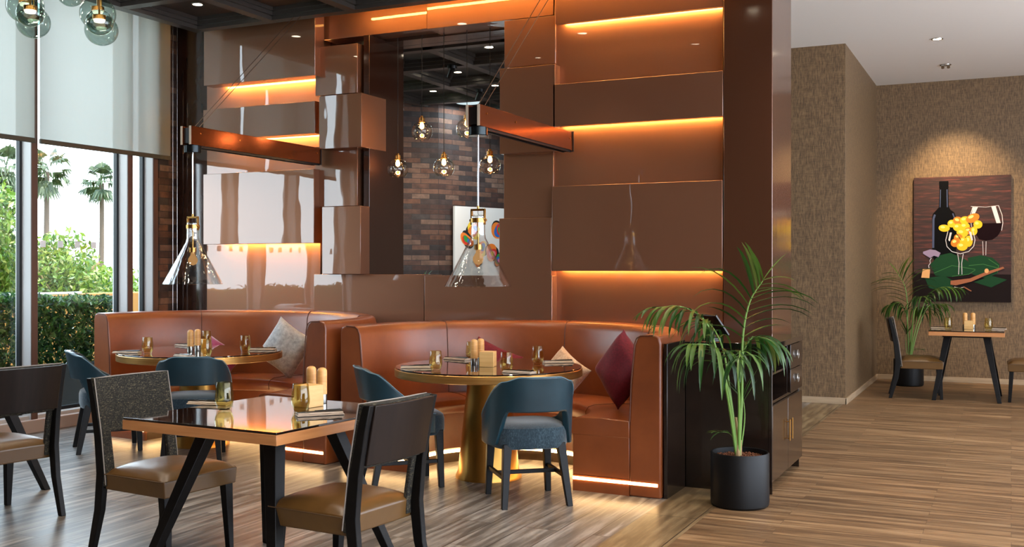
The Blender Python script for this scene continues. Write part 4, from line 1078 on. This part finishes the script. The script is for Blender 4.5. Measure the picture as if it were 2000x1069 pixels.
def potted_palm(label, loc, rz, seed=3):
    rg = random.Random(seed)
    t = thing('potted_palm', label, 'potted plant', loc, rz, 'palms in round black pots')
    MB().lathe([(0, .0), (.158, .0), (.170, .012), (.172, .03), (.172, .312), (.168, .32), (.160, .318), (.158, .28), (0, .28)], 56).build('pot', 'black_matt', parent=t, smooth=True)
    s = MB(); s.lathe([(0, .281), (.157, .281), (.157, .285), (0, .286)], 40)
    for k in range(520):
        a = rg.uniform(0, 6.283); r_ = .150*math.sqrt(rg.random()); q = rg.uniform(.004, .008); c = Vector((r_*math.cos(a), r_*math.sin(a), .287+rg.uniform(0, .005)))
        s.add([c+Vector((q,0,0)), c+Vector((0,q,0)), c+Vector((-q,0,0)), c+Vector((0,-q,0)), c+Vector((0,0,q)), c-Vector((0,0,q))], [(0,1,4),(1,2,4),(2,3,4),(3,0,4),(1,0,5),(2,1,5),(3,2,5),(0,3,5)])
    tag(s.build('clay_pebbles', 'soil', parent=t), 'red-brown clay pebbles', None) if False else s.build('clay_pebbles', 'soil', parent=t)
    W = lambda u, v, b=0: Vector(((u-1445)/327, b, (986-v)/327))
    MB().tube([W(1441,893), W(1440,850), W(1437,815)], [.018,.013,.008], 8).tube([W(1446,893,.01), W(1448,860,.01)], [.012,.006], 8).build('stem_sheath', 'stem_brown', parent=t, smooth=True)
    frond(t, [W(1442,890), W(1449,770), W(1450,660,-.01), (W(1462,590,-.03)), W(1486,548,-.05)], .50, 10, .31, .017, 1.2, 1.0, rg, .011, .5, 1)
    frond(t, [W(1440,890), W(1424,780,-.03), W(1398,690,-.06), W(1372,625,-.08), W(1325,598,-.10), W(1275,600,-.12)], .48, 12, .24, .013, 4.0, .8, rg)
    frond(t, [W(1438,888), W(1420,790,-.06), W(1400,715,-.14), W(1378,672,-.22), W(1335,665,-.30)], .52, 10, .27, .014, 4.6, .85, rg)
    frond(t, [W(1444,890), W(1446,780,.02), W(1452,700,.04), W(1475,660,.05), W(1512,668,.06)], .50, 10, .25, .013, 4.2, .85, rg)
    frond(t, [W(1441,890), W(1430,780,.04), W(1420,690,.10), W(1400,640,.17), W(1380,632,.26)], .6, 7, .24, .009, 4.0, .8, rg)
    frond(t, [W(1443,890), W(1440,790,-.05), W(1432,715,-.13), W(1428,680,-.24), W(1420,690,-.34)], .62, 6, .25, .010, 4.5, .8, rg)
    frond(t, [W(1446,888,.01), W(1455,820,.01), W(1452,772,.01)], .86, 3, .16, .012, .4, .9, rg, .006, 1.1)
    frond(t, [W(1440,870), W(1424,846,-.01), W(1400,843,-.02)], .5, 3, .09, .006, 3, .6, rg, .003)
    return t
pot = Vector(ray(1445, 0)); k = 6.26
pp = potted_palm('palm in a round black pot standing in front of the service cabinet', (pot.x*k, pot.y*k, 0), TH)
dup(pp, (-1.12, 13.5, 0), TH+R(150), 'palm in a round black pot in the far corner behind the alcove chair', scale=(1, 1, 1))

# ================================================================ PICTURES
def wine_picture():
    W_, H_ = 1.105, 1.55; t = thing('wine_picture', 'large unframed canvas of a wine bottle, grapes and glasses on the alcove wall', 'picture', (-1.105, 14.115, 1.0))
    MB().box(0, W_, -.04, 0, 0, H_).build('canvas', 'canvas_side', parent=t, bevel=.002)
    b = MB(); Y = [-.0402]
    S = lambda px, py: (px/750.0*W_, (1-py/985.0)*H_)     # painting space, 750 x 985
    def poly(mat, pts, step=.00015):
        Y[0] -= step; b.mat(mat); b.add([(S(x, y)[0], Y[0], S(x, y)[1]) for x, y in pts], [tuple(range(len(pts)))])
    def ell(mat, cx_, cy_, rx, ry, rot=0, n=28):
        c_, s_ = math.cos(R(rot)), math.sin(R(rot)); poly(mat, [(cx_+rx*math.cos(a)*c_-ry*math.sin(a)*s_, cy_+rx*math.cos(a)*s_+ry*math.sin(a)*c_) for a in [2*math.pi*i/n for i in range(n)]])
    def line(mat, pts, w):
        Y[0] -= .00015; b.mat(mat)
        for (xa, ya), (xb, yb) in zip(pts, pts[1:]):
            l = math.hypot(xb-xa, yb-ya) or 1; nx, ny = -(yb-ya)/l*w/2, (xb-xa)/l*w/2
            b.add([(S(x, y)[0], Y[0], S(x, y)[1]) for x, y in ((xa+nx, ya+ny), (xb+nx, yb+ny), (xb-nx, yb-ny), (xa-nx, ya-ny))], [(0,1,2,3)])
    poly('picture_wood', [(0,0),(750,0),(750,985),(0,985)])
    poly('ink_dark', [(0,760),(750,770),(750,985),(0,985)])
    # bottle
    poly('ink_black', [(200,42),(202,34),(272,34),(274,42),(274,90),(272,92),(276,235),(290,262),(318,282),(332,320),(334,620),(330,660),(160,660),(146,620),(144,320),(152,290),(178,262),(198,240),(204,92),(201,90)])
    line('ink_shine', [(154,560),(156,330),(168,296)], 16); line('ink_shine', [(208,240),(212,100)], 6); line('ink_shine', [(264,240),(262,100)], 8); line('ink_shine', [(306,290),(322,330)], 10)
    # big glass with wine
    poly('ink_wine', [(470,372),(685,372),(680,420),(650,470),(610,500),(560,508),(510,496),(486,460)])
    line('ink_glass', [(462,240),(440,310),(452,400)], 4); line('ink_glass', [(655,236),(682,310),(688,372),(678,430)], 5); line('ink_glass', [(446,238),(560,246),(655,236)], 3)
    poly('ink_glass', [(600,240),(634,240),(672,372),(640,372)]); poly('ink_glass', [(462,244),(500,244),(470,310),(448,320)])
    line('ink_glass', [(536,512),(540,620)], 4); line('ink_glass', [(562,512),(560,620)], 4)
    # leaves
    for pts in ([(130,690),(200,620),(290,600),(400,650),(500,730),(430,770),(300,790),(170,780)], [(420,640),(520,620),(610,640),(665,690),(650,760),(560,800),(460,770)], [(90,800),(240,780),(330,830),(280,900),(120,880)], [(470,830),(600,780),(720,810),(600,870)]):
        poly('ink_leaf', pts)
    for l in ([(160,760),(300,700),(480,730)], [(430,700),(540,690),(650,720)], [(480,735),(430,768),(300,785)], [(580,650),(655,700),(648,755)]): line('ink_leaf_hi', l, 4)
    # grapes
    G = [(240,405,44,28,5),(300,370,34,30,0),(350,350,42,32,20),(345,400,36,30,0),(400,345,38,30,-10),(460,330,54,34,-22),(500,380,34,32,10),(400,395,38,32,0),(430,430,40,28,-10),(380,445,44,34,10),(470,430,26,34,0),(330,520,40,34,-20),(380,550,42,34,0),(430,510,30,44,0),(350,480,34,28,0),(390,505,30,28,0)]
    for i, (x, y, rx, ry, ro) in enumerate(G):
        ell(['ink_grape','ink_grape','ink_grape_dk'][i % 3], x, y, rx, ry, ro); ell('ink_grape_hi', x-rx*.25, y-ry*.3, rx*.4, ry*.32, ro)
    line('ink_black', [(300,420),(330,440),(350,470),(370,500)], 5)
    # small glass
    line('ink_glass', [(270,430),(252,500),(262,550),(300,590),(365,608),(430,590),(468,550),(478,500),(462,430)], 5)
    poly('ink_glass', [(285,440),(300,440),(284,510),(272,500)]); poly('ink_glass', [(430,430),(450,440),(462,500),(450,505)])
    line('ink_glass', [(345,608),(356,680),(352,770)], 5); line('ink_glass', [(388,608),(376,680),(378,770)], 5)
    line('ink_glass', [(318,868),(360,876),(400,868)], 4)
    # twig, cork and corkscrew
    poly('ink_twig', [(290,820),(440,800),(560,750),(690,710),(700,722),(560,776),(450,826),(330,856),(290,850)]); line('ink_twig', [(390,866),(450,900)], 8)
    poly('ink_lilac', [(74,590),(130,572),(172,578),(212,600),(196,634),(160,622),(130,640),(74,606)]); line('ink_glass', [(140,640),(128,660),(132,680),(118,700),(122,720)], 5)
    poly('ink_cork', [(72,728),(130,730),(124,800),(60,796)]); ell('ink_cork', 566, 742, 16, 18)
    b.build('painted_image', parent=t, recalc=False)
wine_picture()
def colour_picture():
    a = on_y(881, 403, 12.0)
    # find where the sight line meets the angled wall
    d = ray(881, 403); den = d[0]*da.y-d[1]*da.x; k = (P.x*da.y-P.y*da.x)/den
    q = Vector((d[0]*k, d[1]*k, 0)); z1 = HC+d[2]*k
    t = thing('abstract_picture', 'white canvas with loose rainbow coloured blobs on the brick wall seen through the opening', 'picture', (q.x+.05*da.y, q.y-.05*da.x, 0), math.atan2(da.y, da.x))
    Wd, z0 = 1.15, z1-1.0
    MB().box(0, Wd, -.03, .012, z0, z1).build('canvas', 'art_white', parent=t, bevel=.002)
    b = MB(); rg = random.Random(11); cols = ['art_red','art_blue','art_green','art_yellow','art_orange','art_pink']
    yy = [-.0302]
    def blob(mat, cx_, cz_, r, ax=1, rot=0):
        yy[0] -= .0002; b.mat(mat); ph = rg.uniform(0, 6)
        pts = []
        for i in range(26):
            a_ = 2*math.pi*i/26; rr = r*(1+.16*math.sin(2*a_+ph)+.08*math.sin(3*a_))
            x, z = rr*math.cos(a_)*ax, rr*math.sin(a_); c_, s_ = math.cos(rot), math.sin(rot); pts.append((cx_+x*c_-z*s_, yy[0], cz_+x*s_+z*c_))
        b.add(pts, [tuple(range(26))])
    for cx_, cz_, r, ax, ro in ((.34,z1-.30,.12,1.1,.4), (.80,z1-.30,.12,1.2,-.8), (.22,z1-.44,.08,1.5,-.7), (.93,z1-.44,.07,1.0,0), (.48,z1-.55,.10,1,.3), (.66,z1-.6,.11,1,0), (.40,z1-.72,.07,1,0), (.78,z1-.7,.07,1.3,1)):
        c0 = rg.sample(cols, 5)
        blob('art_line', cx_, cz_, r*1.05, ax, ro)
        for k_, f in enumerate((.96, .72, .5, .3)): blob(c0[k_], cx_+rg.uniform(-.02,.02), cz_+rg.uniform(-.02,.02), r*f, ax, ro)
    b.build('painted_image', parent=t, recalc=False)
colour_picture()
# small plant in the room behind, showing above the sill
pb = on_y(822, 530, 9.2)
t = thing('leafy_plant', 'green leafy plant tips showing above the sill of the opening', 'potted plant', (pb.x, 9.2, 0))
b = MB(); rg = random.Random(5)
for k in range(26):
    a_ = rg.uniform(0, 6.28); el = rg.uniform(.5, 1.4)
    leaflet(b, (0, 0, 1.10), (math.cos(a_)*math.cos(el), math.sin(a_)*math.cos(el), math.sin(el)), rg.uniform(.24, .40), .014, 1.6)
b.build('leaves', 'palm_leaf', parent=t, smooth=True, recalc=False)
MB().lathe([(0,0),(.14,0),(.19,.9),(.19,1.0),(.17,1.0),(.17,.95),(0,.95)], 32).build('pot', 'black_matt', parent=t, smooth=True)
MB().cyl((0,0,.95),(0,0,1.06),.02).build('stem', 'stem_green', parent=t)

# ================================================================ LIGHT, WORLD, CAMERA
w = bpy.data.worlds.new('World'); bpy.context.scene.world = w; w.use_nodes = True
nt = w.node_tree; bg = nt.nodes['Background']
tc = node(nt, 'ShaderNodeTexCoord'); sx = node(nt, 'ShaderNodeSeparateXYZ'); nt.links.new(tc.outputs['Generated'], sx.inputs[0])
c = ramp(nt, sx.outputs['Z'], [(0.0,(206,213,224)), (.25,(200,211,226)), (1,(150,180,214))]); nt.links.new(c, bg.inputs['Color'])
bg.inputs['Strength'].default_value = 9
light('sun', 'SUN', (0, 0, 20), 9, (1,.95,.86), (R(-6), R(22), 0), angle=R(1.5))
cam = bpy.data.cameras.new('camera'); co = bpy.data.objects.new('camera', cam); COL.objects.link(co)
co.location = (0, 0, HC); co.rotation_euler = (R(90), 0, TH)
cam.sensor_fit = 'HORIZONTAL'; cam.sensor_width = 36; cam.lens = 36*F/2000
cam.shift_y = (CY-534.5)/2000; cam.clip_end = 300
sc = bpy.context.scene; sc.camera = co
sc.view_settings.view_transform = 'Standard'; sc.view_settings.look = 'None'; sc.view_settings.exposure = .32; sc.view_settings.gamma = 1
sc.view_settings.use_curve_mapping = False
